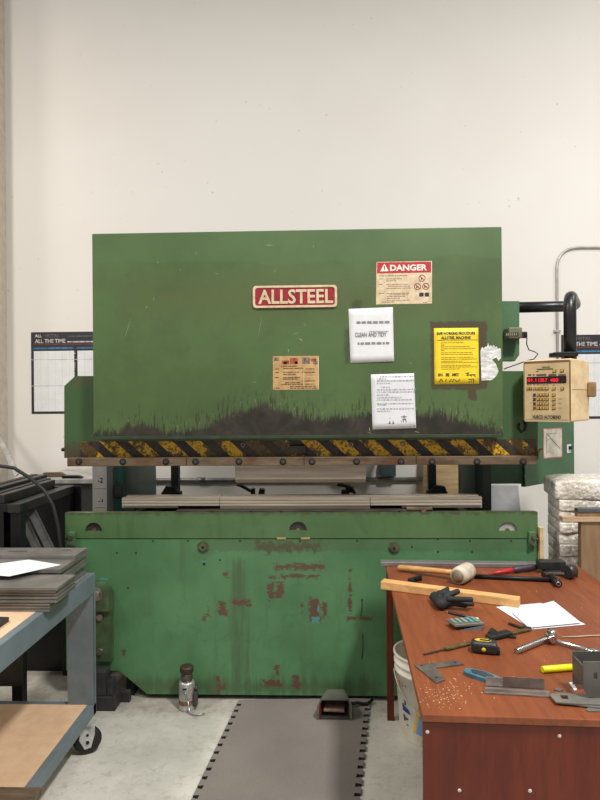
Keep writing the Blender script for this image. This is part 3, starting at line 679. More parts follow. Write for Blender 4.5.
for s in (((439, 382), (441, 379)), ((441, 379), (443, 382)), ((445, 382), (446.5, 379)), ((449, 382), (451.5, 379)), ((452, 382), (454, 379)), ((454.5, 379.5), (457, 382)), ((457.5, 382), (460, 379)), ((465.5, 373.5), (469, 372.8)), ((466, 375.2), (475.5, 374.6)), ((468, 373), (467.6, 376)), ((470, 374.5), (471.5, 376.6)), ((473, 374.5), (475.5, 377)), ((468, 379.5), (474, 379)), ((469, 381), (469.5, 383)), ((471, 380), (471.6, 383)), ((473.6, 379.4), (473.4, 383))):
    seg(m, fc, C(*s[0]), C(*s[1]), .0022, t0, t1)
m.build('handwriting', plain('dark_olive_ink', (76, 66, 22), .7, 0, .02), o)

# ------------------------------------------------------------------ wall: posters, conduits
def poster(px_left, py_top, py_bot, w, label):
    Y = YW; fr = FY(Y); W = lambda x, y: pz(x, y, Y)
    x0, z1 = W(px_left, py_top); z0 = W(px_left, py_bot)[1]; H = z1-z0; sc = H/82.0       # 82 px tall sheet
    X = lambda d: x0+d*sc; Z = lambda d: z1-d*sc
    root = MB().rect(fr, x0, z0, x0+w, z1, 0, .0015).build('wall_poster', plain('poster_black', (44, 38, 42), .5, 0, .06), None, (x0, Y, z0))
    tag(root, label, 'poster', None)
    m = MB(); cols = []
    d = 2.8
    while X(d+41) < x0+w: cols.append(d); d += 44.4
    for d in cols: m.rect(fr, X(d), Z(79.5), X(d+41), Z(19), .0015, .0019)
    m.build('table_sheet', plain('poster_white', (222, 222, 220), .6, 0, .02), root)
    m = MB(); rr = random.Random(2)
    for d in cols:
        for k in range(1, 6): m.rect(fr, X(d+k*7.2-.5), Z(79), X(d+k*7.2+.5), Z(19.5), .0019, .0021)
        y = 21.5
        while y < 78.5:
            for k in range(6): m.words(fr, X(d+k*7.2+1.2), X(d+k*7.2+6.2), Z(y), .0042, .0019, .0021, rnd=rr, wmin=.006, wmax=.016, gap=.006)
            y += 2.0
    m.build('table_row', plain('table_grey', (212, 212, 212), .7, 0, .02), root)
    m = MB()
    for y in (27.6, 54): m.rect(fr, X(.2), Z(y+.3), x0+w-.002, Z(y-.3), .0021, .0023)
    m.build('fold_crease', plain('crease', (198, 196, 194), .7), root)
    m = MB()
    for d in cols: m.words(fr, X(d-.5), X(d+40), Z(16.2), .013, .0015, .002, rnd=rr, wmin=.03, wmax=.07, gap=.004)
    m.build('blue_heading', plain('poster_blue', (50, 124, 168), .5), root)
    m = MB(); m.rect(fr, X(2), Z(13), x0+w-.01, Z(11.6), .0015, .0019); m.build('red_rule', plain('poster_red', (110, 52, 56), .5), root)
    m = MB(); m.text('ALL', fr, X(4), Z(5.2), X(11), Z(2.2), .0015, .002, bold=.02); m.text('ALL THE TIME', fr, X(4), Z(11), X(35), Z(7), .0015, .002, bold=.02)
    m.words(fr, X(37), X(64), Z(10), .010, .0015, .002, rnd=rr, wmin=.02, wmax=.05, gap=.006)
    m.build('title', plain('poster_title', (208, 204, 200), .6), root)
    m = MB(); m.text('METAL', fr, X(14), Z(5.2), X(29), Z(2.2), .0015, .002, bold=.02)
    m.words(fr, X(38), X(64), Z(4.4), .008, .0015, .002, rnd=rr, wmin=.02, wmax=.06, gap=.006)
    m.build('dim_title', plain('poster_dim', (96, 92, 94), .6), root)
    return root
poster(31, 332.3, 414, .95, 'dark-bordered wall poster with white columns of figures, left of the green machine')
poster(561, 335, 419, .95, 'dark-bordered wall poster behind the beige keypad box, right of the green machine')
M_COND = plain('galvanised', (188, 184, 178), .4, .45, .06)
r_ = .0098; Yc = YW-r_
pts = bend([aty(557, 640, Yc), aty(557, 247.5, Yc), aty(640, 247, Yc)], .17, 10); pts[0].z = .0; pts[0].x = pts[1].x
m = MB().tube(pts, r_); root = m.build('conduit_pipe', M_COND, None, pts[0]); tag(root, 'thin grey conduit pipe bending to the right on the wall above the keypad box', 'conduit')
for y in (331, 520): p = aty(557, y, Yc); MB().box((p.x, Yc-.001, p.z), (.05, .0205, .018), bev=.003).build('pipe_strap', M_COND, root)
z = aty(200, 480, YW-.02).z; r_ = .016
m = MB().cyl((aty(30, 480, YW-.02).x, YW-.02, z), (aty(425, 480, YW-.02).x, YW-.02, z), r_)
for px in (201,): x = aty(px, 480, YW-.02).x; m.cyl((x-.03, YW-.022, z), (x+.03, YW-.022, z), .021)
tag(m.build('conduit_pipe', plain('wall_conduit', (128, 130, 126), .4, .4), None, (aty(230, 480, YW).x, YW-.02, z)), 'horizontal grey conduit pipe along the wall, seen through the gap in the press', 'conduit')
a = aty(380.5, 481.5, YW-.09); b = aty(396, 466, YW-.09); a.z += .035
tag(MB().span((a.x, YW-.09, a.z), (b.x, YW-.0, b.z+.05), bev=.005).build('junction_box', plain('box_slate', (70, 82, 84), .5), None, (a.x, YW, a.z)), 'small slate grey junction box on the wall behind the press', 'junction box')
# pieces leaning behind
Y = 4.45; a = aty(422.5, 520, Y); b = aty(460, 520, Y)
M_PINE = plain('pine_board', (214, 186, 142), .6, 0, .08, 5, (1, 1, 7), (190, 158, 112))
tag(MB().prism([(a.x-.02, 0), (b.x, 0), (b.x, 1.45), (a.x+.022, 1.45)], FY(Y), -.02, 0, bev=.002).build('wooden_board', M_PINE, None, (a.x, Y, 0)), 'pale pine board standing upright behind the press bed', 'board')
Y = 4.35; a = aty(492.5, 510, Y); b = aty(529, 510, Y); zt_ = aty(510, 486, Y+.2).z+.03
mm = MB().prism([(-.0, 0), (b.x-a.x, 0), (b.x-a.x, zt_), (.01, zt_), (.01, zt_-.13), (-.01, zt_-.14)], Fr((a.x, Y, 0), (1, 0, 0), (0, .24, zt_)), -.003, 0)
tag(mm.build('metal_sheet', plain('dull_sheet', (164, 164, 164), .45, .3, .06, 6), None, (a.x, Y, 0)), 'dull grey metal sheet leaning on the wall beneath the green cabinet', 'metal sheet')
a = aty(540, 560, 3.02); b = aty(544, 560, 3.02); zt_ = aty(542, 527.5, 3.02).z
tag(MB().span((a.x, 3.02, 0), (b.x, 3.05, zt_), bev=.002).build('wooden_strip', M_PINE, None, (a.x, 3.02, 0)), 'narrow pine strip standing upright at the right end of the press bed', 'wooden strip')
# ------------------------------------------------------------------ keypad box on its swing arm
M_BEIGE = plain('beige_housing', (218, 194, 152), .5, 0, .10, 9, (1, 1, 1.5), (192, 162, 118))
M_FACE = plain('beige_face', (194, 170, 126), .5, 0, .06, 12)
phi = radians(40); YL = 3.0
Lp = V((aty(523, 393, YL).x, YL, 0)); u = V((cos(phi), -sin(phi), 0)); dn = V((sin(phi), cos(phi), 0)); wB, dB, zB0, zB1 = .232, .262, 1.416, 1.716
pend = thing('control_pendant', (Lp + u*wB/2 + dn*dB/2) + V((0, 0, zB0)), 'aged beige keypad control box with red display hanging from a thick black pipe arm', 'control box')
ctr = Lp + u*wB/2 + dn*dB/2; Rb = Matrix((u, dn, V((0, 0, 1)))).transposed()
MB().box((ctr.x, ctr.y, (zB0+zB1)/2), (wB, dB, zB1-zB0), R=Rb, bev=.009, seg=3).build('housing', M_BEIGE, pend)
MB().box((ctr.x, ctr.y, (zB0+zB1)/2+.003), (wB+.001, dB*.96, .0025), R=Rb).build('seam', plain('seam_brown', (110, 84, 54), .7), pend)
ff = Fr(Lp, u, (0, 0, 1))
def on(px, py):
    d = ray(px, py); k = (ff.o-CAM).dot(ff.n)/d.dot(ff.n); p = CAM+d*k; return ((p-ff.o).dot(ff.u), p.z)
def frect(m, x0, y0, x1, y1, t0, t1): a = on(x0, y1); b = on(x1, y0); return m.rect(ff, a[0], a[1], b[0], b[1], t0, t1)
fp = frect(MB(), 524.6, 422.2, 569.6, 364.2, 0, .0025).build('face_plate', M_FACE, pend)
MB().prism(rrect(.006, zB0+.006, wB-.006, zB1-.006, .008), ff, 0, .0012).build('face_edge', plain('edge_brown', (120, 88, 56), .6), pend)
frect(MB(), 527.2, 383, 566.6, 377, .0025, .0045).build('display_window', plain('display_dark', (34, 10, 16), .25, 0, .02), pend)
M_RED = glow('red_digits', (235, 20, 45), .9); m = MB()
for txt, x0, x1 in (('01.1', 528.2, 536.5), ('130.7', 539, 547.5), ('400', 550.5, 558.5)):
    a = on(x0, 382); b = on(x1, 378.2); m.text(txt, ff, a[0], a[1], b[0], b[1], .0045, .0050, bold=0)
m.build('display_digits', M_RED, pend)
m = MB(); a = on(533, 418.6); b = on(561, 415.4); m.text('HURCO AUTOBEND', ff, a[0], a[1], b[0], b[1], .0025, .0034, bold=.03); m.build('lettering', plain('dark_letter', (58, 50, 44), .6), pend)
m = MB()
for x0, x1 in ((528.2, 531.5), (533, 535), (536.5, 546.5), (548.5, 556.5), (558.5, 566)): frect(m, x0, 375.8, x1, 374.2, .0025, .003)
for x0, x1, y in ((542, 550, 367.3), (537, 553, 369.3), (536, 539, 371.6)): frect(m, x0, y+.3, x1, y-.5, .0025, .003)
for x0, x1, y in ((558.5, 562.5, 399), (558.5, 561, 403.4), (558.5, 562, 408), (530, 532, 403)): frect(m, x0, y+.25, x1, y-.25, .0025, .003)
for x in (528.3, 530.8, 534.7, 538, 541, 544, 547.5, 554): frect(m, x-.8, 385.4, x+.8, 384.6, .0025, .003)
frect(m, 526, 419.8, 568, 419.5, .0025, .003)
m.build('printed_legend', plain('legend_brown', (92, 72, 48), .7), pend)
M_KEY = plain('amber_key', (196, 150, 62), .4, 0, .1, 60); M_KEYD = plain('dark_key', (58, 50, 50), .4); M_KEYR = plain('red_key', (168, 62, 48), .4); M_KEYB = plain('key_base', (74, 54, 34), .5)
keys = [(x, 388.6, M_KEY) for x in (528.3, 531, 534.7, 538, 541.1, 544.2, 547.5, 554, 562.5)]
for i, y in enumerate((394.9, 399.4, 403.8, 408)):
    keys += [(534.7, y, M_KEYR if i == 3 else M_KEYD)] + [(x, y, M_KEY) for x in (538.4, 541.2, 544.2, 547.6, 554)]
keys += [(554.6, 371, M_KEY), (562.3, 370.6, M_KEY)]
for x, y, km in keys:
    a = on(x, y); w_, h_ = (.0052, .0068) if x < 553 else (.0068, .0068)
    m = MB(); m.rect(ff, a[0]-w_-.0012, a[1]-h_-.0018, a[0]+w_+.0012, a[1]+h_+.0005, .0025, .0032); m.mi = 1
    m.prism(rrect(a[0]-w_+.001, a[1]-h_+.002, a[0]+w_-.001, a[1]+h_, .0025, 3), ff, .0032, .007); m.build('key', [M_KEYB, km], pend)
pr = ctr + u*(wB/2) ; o_ = pr + dn*(dB/2-.022)
MB().box((o_.x+u.x*.018, o_.y+u.y*.018, zB0+.155), (.036, .035, .075), R=Rb, bev=.008, seg=3).build('side_knob', plain('knob_brown', (150, 118, 82), .6), pend)
M_ARM = plain('arm_black', (34, 34, 36), .34, .2, .1)
p2 = V((aty(570, 330, 3.0).x, 3.0, 2.04))
arm = MB().tube(bend([aty(514, 307.5, 3.392), V((1.43, 3.392, 2.04)), p2, V((p2.x, p2.y, zB1-.004))], .10, 8), .030, n=18).build('swing_arm', M_ARM, pend)
x0 = aty(551, 355, 3.0).x; z = aty(560, 355, 3.0).z
MB().box(((x0+p2.x+.015)/2, 2.985, z), (p2.x+.015-x0, .09, .022), bev=.003).build('arm_bracket', M_BLACK, pend)

# ------------------------------------------------------------------ steel trolley on the left
M_CART = plain('trolley_grey', (112, 124, 129), .45, .1, .07, 6)
M_DECK = plain('deck_board', (216, 184, 150), .6, 0, .06, 5, (3, 3, 1), (204, 168, 134))
XO, XI, YN, YF = -1.016, -1.80, 1.42, 2.665; zU, zL = .762, .182
cart = thing('steel_trolley', ((XO+XI)/2, (YN+YF)/2, 0), 'blue grey steel trolley with two wooden decks and black wheels, left of the press', 'trolley')
def ring(z1, h, name):
    m = MB(); t_ = .03
    m.span((XO-t_, YN, z1-h), (XO, YF, z1), bev=.003).span((XI, YN, z1-h), (XI+t_, YF, z1), bev=.003)
    m.span((XI+t_, YF-t_, z1-h), (XO-t_, YF, z1), bev=.003).span((XI+t_, YN, z1-h), (XO-t_, YN+t_, z1), bev=.003)
    return m.build(name, M_CART, cart)
ring(zU, .088, 'upper_frame'); ring(zL, .05, 'lower_frame')
MB().span((XI+.03, YN+.03, zU-.02), (XO-.0305, YF-.0305, zU+.001), bev=.001).build('upper_deck', M_DECK, cart)
MB().span((XI+.03, YN+.03, zL-.02), (XO-.0305, YF-.0305, zL+.001), bev=.001).build('lower_deck', M_DECK, cart)
for sx, x in ((1, XO), (-1, XI)):
    for y in (YF, YN):
        m = MB(); xa = x - sx*.118
        ya = y-.026 if y == YF else y+.026
        m.span((min(x, xa), ya-.004, zL-.05), (max(x, xa), ya+.004, zU-.086))          # web across the end
        m.span((min(x, x-sx*.008), min(ya, y) if y == YF else y, zL-.05), (max(x, x-sx*.008), max(ya, y) if y == YF else ya, zU-.086))
        m.build('post', M_CART, cart)
        cx, cy = x - sx*.02 + (.012 if sx > 0 else 0), y + (-.085 if y == YF else .06)
        sw = V((.42, -1, 0)).normalized() if sx > 0 else V((1, -.2, 0)).normalized(); tg = V((-sw.y, sw.x, 0))
        wc = V((cx, cy, .060))
        m = MB().lathe([(.0, -.019), (.046, -.019), (.056, -.013), (.060, 0), (.056, .013), (.046, .019), (0, .019)], wc, sw, 32)
        wh = m.build('caster_wheel', M_BLACKP, cart)
        m = MB(); f = Fr(wc, tg, (0, 0, 1)); sg = 1 if f.n.dot(sw) > 0 else -1
        for k in (.021, -.024): m.prism([(-.034, .012), (-.026, .072), (.030, .072), (.030, .03), (.014, -.026), (-.012, -.030)], f, sg*k, sg*(k+.003))
        m.cyl(wc - sw*.026, wc + sw*.026, .009, n=10)
        m.box((cx, cy, .1305), (.06, .06, .005))
        fk = m.build('caster_fork', plain('zinc_plate', (190, 190, 186), .4, .3), wh)
        m = MB().cyl(wc + sw*.026, wc + sw*.031, .008, n=6); q = wc + sw*.0245 + V((0, 0, .03)); m.cyl(q, q + sw*.002, .006, n=10); m.build('axle_nut', M_BLACK, wh)
# a length of timber lying across the lower deck
p = atz(42, 787.5, zL+.03); q = atz(-60, 787.5, zL+.03)
m = MB().span((XI+.04, p.y-.075, zL+.0025), (p.x, p.y, zL+.032), bev=.004)
tag(m.build('wood_offcut', plain('dirty_timber', (112, 94, 74), .7, 0, .15, 6, (1, 6, 6), (74, 60, 46)), None, ((XI+p.x)/2, p.y-.05, zL)), 'dirty brown timber offcut lying across the lower deck of the trolley', 'timber')
# stacked steel plates
M_PLATE = plain('plate_steel', (140, 136, 130), .42, .5, .08, 8, (1, 1, 3), (112, 108, 102))
def plate_proto(w, d, h, holes, name='steel_plate'):
    f = FZ(0)
    m = MB().prism([(-w, -d/2), (0, -d/2), (0, d/2), (-w, d/2)], f, 0, h, holes=holes, bev=.0012)
    return m.build(name, M_PLATE)
rr = random.Random(8)
ordn = ['topmost', 'second from the top', 'third from the top', 'fourth from the top', 'fifth from the top', 'sixth from the top', 'seventh from the top', 'lowest', ]
def stack(proto, spots, where, group):
    for i, (x, y, z, a) in enumerate(spots):
        o = proto if i == 0 else proto.copy()
        if i: COL.objects.link(o)
        o.location = (x, y, z); o.rotation_euler = (0, 0, a)
        tag(o, 'grey steel plate in the %s, %s' % (where, ordn[i]), 'steel plate', group)
n = 8; hN = .0112; spots = []
for i in range(n):
    spots.append((-.966 + (rr.uniform(-.008, .006) if i else 0) - (.004*i if i > 4 else 0), 2.250 + rr.uniform(-.006, .006), zU+.001 + hN*(n-1-i), rr.uniform(-.012, .012)))
stack(plate_proto(.62, .172, hN-.0030, [circ(-.30, -.05, .012, 12)]), spots, 'near stack on the trolley', 'plates in the near stack on the trolley')
n = 8; hF = .0150; spots = [(-1.036, 2.562, zU+.001+hF*7, -.01)]
for i in range(1, n):
    spots.append((-1.040 + rr.uniform(-.008, .008) - .0015*i, 2.487 + rr.uniform(-.004, .004), zU+.001 + hF*(n-1-i), rr.uniform(-.01, .01)))
pt = plate_proto(.70, .135, hF-.0012, [[(-.33, -.01), (-.24, -.004), (-.25, .018), (-.32, .012)], [(-.10, .02), (-.06, .022), (-.062, .034), (-.098, .032)]], 'steel_plate')
stack(pt, spots[:1], 'far stack on the trolley', 'plates in the far stack on the trolley')
pt = plate_proto(.70, .285, hF-.0012, [], 'steel_plate')
for i, s in enumerate(spots[1:]):
    o = pt if i == 0 else pt.copy()
    if i: COL.objects.link(o)
    o.location = s[:3]; o.rotation_euler = (0, 0, s[3]); tag(o, 'grey steel plate in the far stack on the trolley, %s' % ordn[i+1], 'steel plate', 'plates in the far stack on the trolley')
zp = zU+.001+hF*7-.0006
f = FZ(zp); q = [atz(x, y, zp) for x, y in ((-34, 573), (9, 576.5), (61, 565), (28.5, 559.8), (-16, 566))]
tag(MB().prism([(p.x, p.y) for p in q], f, 0, .0012).build('paper_sheet', M_PAPER, None, q[1]), 'white printed sheet lying on the far stack of steel plates', 'paper')
f = FZ(zp+.0012); m = MB()
for k in range(6):
    a = atz(-8+6*k, 574-1.4*k, zp); b = atz(14+6*k, 570.5-1.4*k, zp); m.bar(a+V((0, 0, .0014)), b+V((0, 0, .0014)), .003, .0004)
m.build('print_line', plain('pale_print', (206, 206, 208), .8, 0, .02), bpy.data.objects['paper_sheet'])
zp = zU+.001; q = [atz(x, y, zp+.012) for x, y in ((9, 617.5), (-40, 618), (-44, 640), (-10, 632), (7, 622))]
q = [atz(9, 617.5, zp+.014), atz(-40, 616, zp+.014), atz(-70, 640, zp+.014), atz(-8, 629, zp+.014)]
tag(MB().prism([(p.x, p.y) for p in q], FZ(zp), 0, .016).build('black_plate', plain('black_plate_steel', (46, 47, 48), .5, .3), None, (q[0].x, q[0].y, zp)), 'single dark plate lying on the bare near end of the trolley top', 'steel plate')

# ------------------------------------------------------------------ dark racking beyond the trolley
M_RACK = plain('rack_black', (26, 26, 26), .45, .3, .15); M_RACKG = plain('bar_grey', (56, 55, 53), .42, .5, .12, 10, (1, 1, 1))
rk = thing('steel_rack', (-1.6, 3.05, 0), 'dark steel rack carrying bar stock, between the trolley and the press', 'rack')
zr_ = 1.015
for x in (-1.425, -1.80):
    MB().span((x-.03, 2.74, zr_), (x+.03, 3.36, zr_+.042), bev=.003).build('rail', M_RACKG if x > -1.5 else M_RACK, rk)
    for y in (2.78, 3.33): MB().span((x-.025, y-.025, 0), (x+.025, y+.025, zr_), bev=.003).build('leg', M_RACK, rk)
for y in (2.78, 3.33): MB().span((-1.77, y-.02, zr_), (-1.455, y+.02, zr_+.04), bev=.003).build('crossbar', M_RACK, rk)
MB().span((-1.95, 3.362, 0), (-1.36, 3.37, zr_+.035)).build('end_panel', M_RACK, rk)
MB().span((-1.77, 2.80, .55), (-1.455, 3.30, .57)).build('shelf', M_RACK, rk)
MB().span((-2.1, 2.742, .21), (-1.39, 2.752, .60)).build('shade_panel', plain('shade_panel_dark', (44, 42, 34), .6), rk)  # dark sheet added to stand for the shade below the rack
for i, (x, y0, y1, z, wh, mt, lab) in enumerate(((-1.50, 2.76, 3.30, zr_+.042, .04, M_RACKG, 'dark square bar on the rack, nearest the press'), (-1.575, 2.80, 3.42, zr_+.042, .034, M_RACK, 'black square bar on the rack, second from the press'), (-1.64, 2.78, 3.5, zr_+.042, .045, M_RACKG, 'dark square bar on the rack, third from the press'), (-1.72, 2.78, 3.56, zr_+.042, .04, M_RACK, 'black square bar on the rack, furthest from the press'))):
    o = MB().span((x-wh/2, y0, z), (x+wh/2, y1, z+wh), bev=.003).build('square_bar', mt, None, (x, y0, z)); tag(o, lab, 'steel bar', 'bars lying on the dark rack')
for i, (x0, y0, x1, y1, lab) in enumerate(((18, 509, 40, 556, 'grey angle iron leaning inside the dark rack, left of two'), (27, 503, 54, 558, 'grey angle iron leaning inside the dark rack, right of two'))):
    a = aty(x0, y0, 2.93); b = aty(x1, y1, 2.90); k = (b-a); b2 = a + k*((a.z-.005)/(a.z-b.z)) if False else a + k*(1.0)
    d = (b-a)/(a.z-b.z); end = a + d*(a.z-.61)
    o = MB().bar(a, end, .035, .006, up=(.4, -1, .2)).bar(a+V((.018, .012, 0)), end+V((.018, .012, 0)), .006, .03, up=(.4, -1, .2)).build('angle_iron', plain('angle_grey', (104, 102, 98), .4, .6), None, (end.x, end.y, .57)); tag(o, lab, 'angle iron', 'angle irons leaning in the rack')
c_ = [aty(x, y, Y) for x, y, Y in ((-25, 462, 2.72), (0, 466, 2.72), (14, 468, 2.72), (30, 478, 2.72), (44, 490, 2.72), (53, 505, 2.72), (58, 525, 2.72), (61, 548, 2.72))]
c_ += [aty(58, 556, 2.715), aty(45, 562, 2.71), aty(10, 565, 2.705), aty(-60, 570, 2.70)]; c_ += [V((c_[-1].x-.05, 2.70, .4)), V((c_[-1].x-.06, 2.70, .010)), V((c_[-1].x-.25, 2.72, .010))]
tag(MB().tube(c_, .0085, 8).build('power_cable', M_BLACKP, None, (c_[-1].x, 2.78, 0)), 'thick black cable draped over the dark rack', 'cable')
a = aty(-22, 394, 4.3); end = V((aty(17.5, 473, 3.5).x, 3.5, zr_+.085)); d = (end-a)/(a.z-end.z)
tag(MB().bar(a, end, .03, .006, up=(.35, -1, 0)).build('steel_strip', plain('bright_strip', (150, 146, 140), .35, .6), None, end), 'bright steel strip leaning against the wall beyond the rack', 'steel strip')
Y = 3.8; zt_ = aty(70, 479, Y).z
bn = thing('steel_bench', (aty(65, 500, Y).x, Y+.3, 0), 'grey steel bench with a pale top edge, behind the left end of the press', 'bench')
x0, x1 = xat(30, Y), xat(110, Y)
MB().span((x0, Y, zt_-.03), (x1, Y+.6, zt_), bev=.003).build('top', plain('pale_bench_top', (200, 196, 188), .4, .2), bn)
MB().span((x0+.02, Y+.03, .02), (x1-.02, Y+.58, zt_-.03)).build('body', plain('bench_grey', (132, 130, 128), .28, .7, .1, 3), bn)
for x in (x0+.05, x1-.05): MB().span((x-.02, Y+.05, 0), (x+.02, Y+.55, .02)).build('foot', M_BLACK, bn)
for px0, px1, y, h, lab in ((43, 64, Y+.10, .028, 'brownish flat bar lying on the steel bench, left of two'), (62, 82, Y+.02, .018, 'dark pointed flat bar lying on the steel bench, right of two')):
    a, b = xat(px0, y), xat(px1, y)
    tag(MB().prism([(a, zt_), (b-.01, zt_), (b, zt_+h*.4), (b-.03, zt_+h), (a, zt_+h)], FY(y), -.04, 0, bev=.002).build('flat_bar', M_RUSTY if px0 == 43 else M_BLACK, None, ((a+b)/2, y, zt_)), lab, 'steel bar', 'flat bars on the bench')

# ------------------------------------------------------------------ on the floor
def blk(px0, px1, py, Y, d, z0, lab, z1=None):
    x0, x1 = xat(px0, Y), xat(px1, Y); z1 = aty(px0, py, Y).z if z1 is None else z1
    o = MB().span((x0, Y, z0), (x1, Y+d, z1), bev=.004).build('black_block', M_BLK, None, ((x0+x1)/2, Y+d/2, z0)); tag(o, lab, 'block', 'black blocks by the foot of the press'); return z1
M_BLK = plain('block_black', (48, 47, 48), .7, 0, .2, 18)
z = blk(84, 113.5, 697, 2.93, .10, 0, 'black block lying flat on the floor beside the trolley wheel')
blk(88, 104, 672, 2.94, .075, z, 'tall black block standing on the flat black block'); blk(104.3, 110.5, 681, 2.945, .06, z, 'small black block beside the tall one, on the flat black block')
blk(116, 128, 691.5, 3.015, .03, 0, 'short black block on the floor under the cut corner of the press')
# bottle jack
p = atz(187, 708, 0); jk = thing('bottle_jack', p, 'small chrome hydraulic jack with a brown cap, standing on the floor', 'jack'); J = lambda *a: V((p.x+a[0], p.y+a[1], a[2]))
MB().lathe([(0, 0), (.040, 0), (.042, .006), (.040, .012), (.039, .125), (.036, .134), (.028, .138), (0, .138)], J(0, 0, 0)).build('cylinder', plain('jack_chrome', (206, 204, 200), .28, .7, .08, 14), jk)
MB().lathe([(.041, .028), (.0415, .032), (.0415, .046), (.041, .05)], J(0, 0, 0)).build('rust_band', plain('rust_band', (150, 112, 84), .6, .2, .2, 30), jk)
MB().lathe([(0, .137), (.027, .137), (.029, .165), (.026, .18), (0, .18)], J(0, 0, 0)).build('ram_neck', plain('neck_steel', (112, 100, 92), .35, .7), jk)
MB().lathe([(0, .178), (.028, .178), (.034, .183), (.034, .204), (.030, .210), (.012, .211), (0, .209)], J(0, 0, 0)).build('cap', plain('cap_brown', (74, 60, 44), .45, .4), jk)
m = MB().box(J(.046, -.012, .055), (.022, .03, .075), bev=.006).cyl(J(.046, -.012, .095), J(.052, -.012, .115), .008); m.build('pump', plain('pump_dark', (92, 88, 84), .4, .6), jk)
m = MB().tube([J(.012, -.040, .062), J(.018, -.046, .035), J(.026, -.06, .012), J(.05, -.075, .005), J(.08, -.072, .006), J(.10, -.062, .005)], .005); m.tube([J(-.01, -.042, .10), J(.004, -.048, .094), J(.008, -.048, .07), J(.012, -.040, .06)], .004); m.build('pump_lever', plain('lever_steel', (190, 188, 184), .3, .8), jk)
m = MB(); m.rect(Fr(J(0, -.0402, 0), (1, 0, 0), (0, 0, 1)), -.012, .108, .008, .116, 0, .001); m.build('label_mark', M_BLACK, jk)
# foam mat with dovetail edges
zM = .012; A, B = atz(243.5, 699.5, zM), atz(197, 800, zM); Cc, D = atz(366, 698, zM), atz(353.5, 800, zM)
def edge(a, b, Yend, out):
    d = (b-a); d = d/abs(d.y); L = a.y-Yend; pts = []; nrm = V((1, 0, 0))*out; y = 0; pitch = .058
    while y + pitch < L:
        for f_, o_ in ((0, -.0), (.12, -.0), (.06, .024), (.78, .024), (.72, 0)): pts.append(a + d*(y+f_*pitch) + nrm*o_)
        y += pitch
    pts.append(a + d*L); return pts
lft = edge(A, B, 1.75, -1); rgt = edge(Cc, D, 1.75, 1)
poly = [(p.x, p.y) for p in lft] + [(p.x, p.y) for p in rgt[::-1]]
t = NT('foam_mat'); n1 = t.noise(t.obj(), 1.5, 4); n2 = t.noise(t.obj(), 220, 2, .7); c = t.mix(t.step(n1, .3, .7), (112, 105, 100), (128, 120, 113)); c = t.mix(t.math('MULTIPLY', t.step(n2, .5, .7), .35), c, (86, 80, 76)); t.bump(n2, .0015, .6); M_MAT = t.fin(c, .8, 0, .3)
M_MATE = plain('mat_edge', (34, 32, 31), .8)
m = MB().prism(poly, FZ(0), .0005, zM)
for f in m.bm.faces:
    f.normal_update(); f.material_index = 0 if abs(f.normal.z) > .5 else 1
mat_ = m.build('foam_mat', [M_MAT, M_MATE], None, ((A.x+Cc.x)/2, 2.3, 0)); tag(mat_, 'grey anti-fatigue floor mat with dark dovetail edges in front of the press', 'mat')
# dark strips standing in for the shadowed gaps between the teeth
m = MB()
for a, b, s in ((A, B, -1), (Cc, D, 1)):
    d = (b-a)/abs((b-a).y); e = a + d*(a.y-1.75); m.prism([(a.x+s*.015, a.y), (e.x+s*.015, e.y), (e.x-s*.03, e.y), (a.x-s*.03, a.y)], FZ(0), .0003, .0025)
m.build('tooth_gap_shade', M_MATE, mat_)
# foot pedal under its hood
zM = .0128
pf = atz(334.5, 720, zM); W0, W1, H0, H1 = .165, .115, .102, .078; Yf, Yb = pf.y, pf.y+.14
fpd = thing('foot_pedal', (pf.x, (Yf+Yb)/2, zM), 'grey hooded foot pedal standing on the mat at the base of the press', 'foot pedal')
def arch(w, h, y, ins=0, sx=0): return [V((pf.x+sx+x, y, zM+z)) for x, z in ((-w/2+ins, 0), (-w/2+ins, h*.62), (-w/2+.018+ins*.5, h-ins), (w/2-.014-ins*.5, h-ins), (w/2-ins, h*.72), (w/2-ins, 0))]
m = MB(); a0, a1 = arch(W0, H0, Yf), arch(W1, H1, Yb, 0, .008); b0, b1 = arch(W0, H0, Yf, .009), arch(W1, H1, Yb, .009, .008)
vs = [[m.bm.verts.new(p) for p in L] for L in (a0, a1, b0, b1)]
for i in range(5):
    m.bm.faces.new((vs[0][i], vs[0][i+1], vs[1][i+1], vs[1][i])); m.bm.faces.new((vs[2][i], vs[3][i], vs[3][i+1], vs[2][i+1]))
    m.bm.faces.new((vs[0][i], vs[2][i], vs[2][i+1], vs[0][i+1])); m.bm.faces.new((vs[1][i], vs[1][i+1], vs[3][i+1], vs[3][i]))
for k in (0, 5): m.bm.faces.new((vs[0][k], vs[1][k], vs[3][k], vs[2][k]))
m.build('hood', plain('hood_grey', (118, 116, 106), .42, .3, .08), fpd)
MB().span((pf.x-W1/2+.012, Yb-.014, zM), (pf.x+W1/2+.004, Yb-.004, zM+H1-.012)).span((pf.x-W0/2+.012, Yf+.004, zM), (pf.x+W0/2-.012, Yb-.015, zM+.006)).build('base', plain('base_dark', (70, 62, 56), .6), fpd)
MB().bar((pf.x-.002, Yf+.012, zM+.035), (pf.x+.004, Yb-.03, zM+.052), .10, .012, bev=.003).cyl((pf.x-.06, Yb-.03, zM+.045), (pf.x+.055, Yb-.03, zM+.045), .006).build('treadle', plain('treadle', (150, 120, 106), .5, .2, .15, 30), fpd)
MB().bar((pf.x-W0/2+.0115, Yf+.006, zM+.034), (pf.x-W1/2+.020, Yb-.02, zM+.03), .004, .058).build('red_lining', plain('red_lining', (132, 58, 44), .5), fpd)
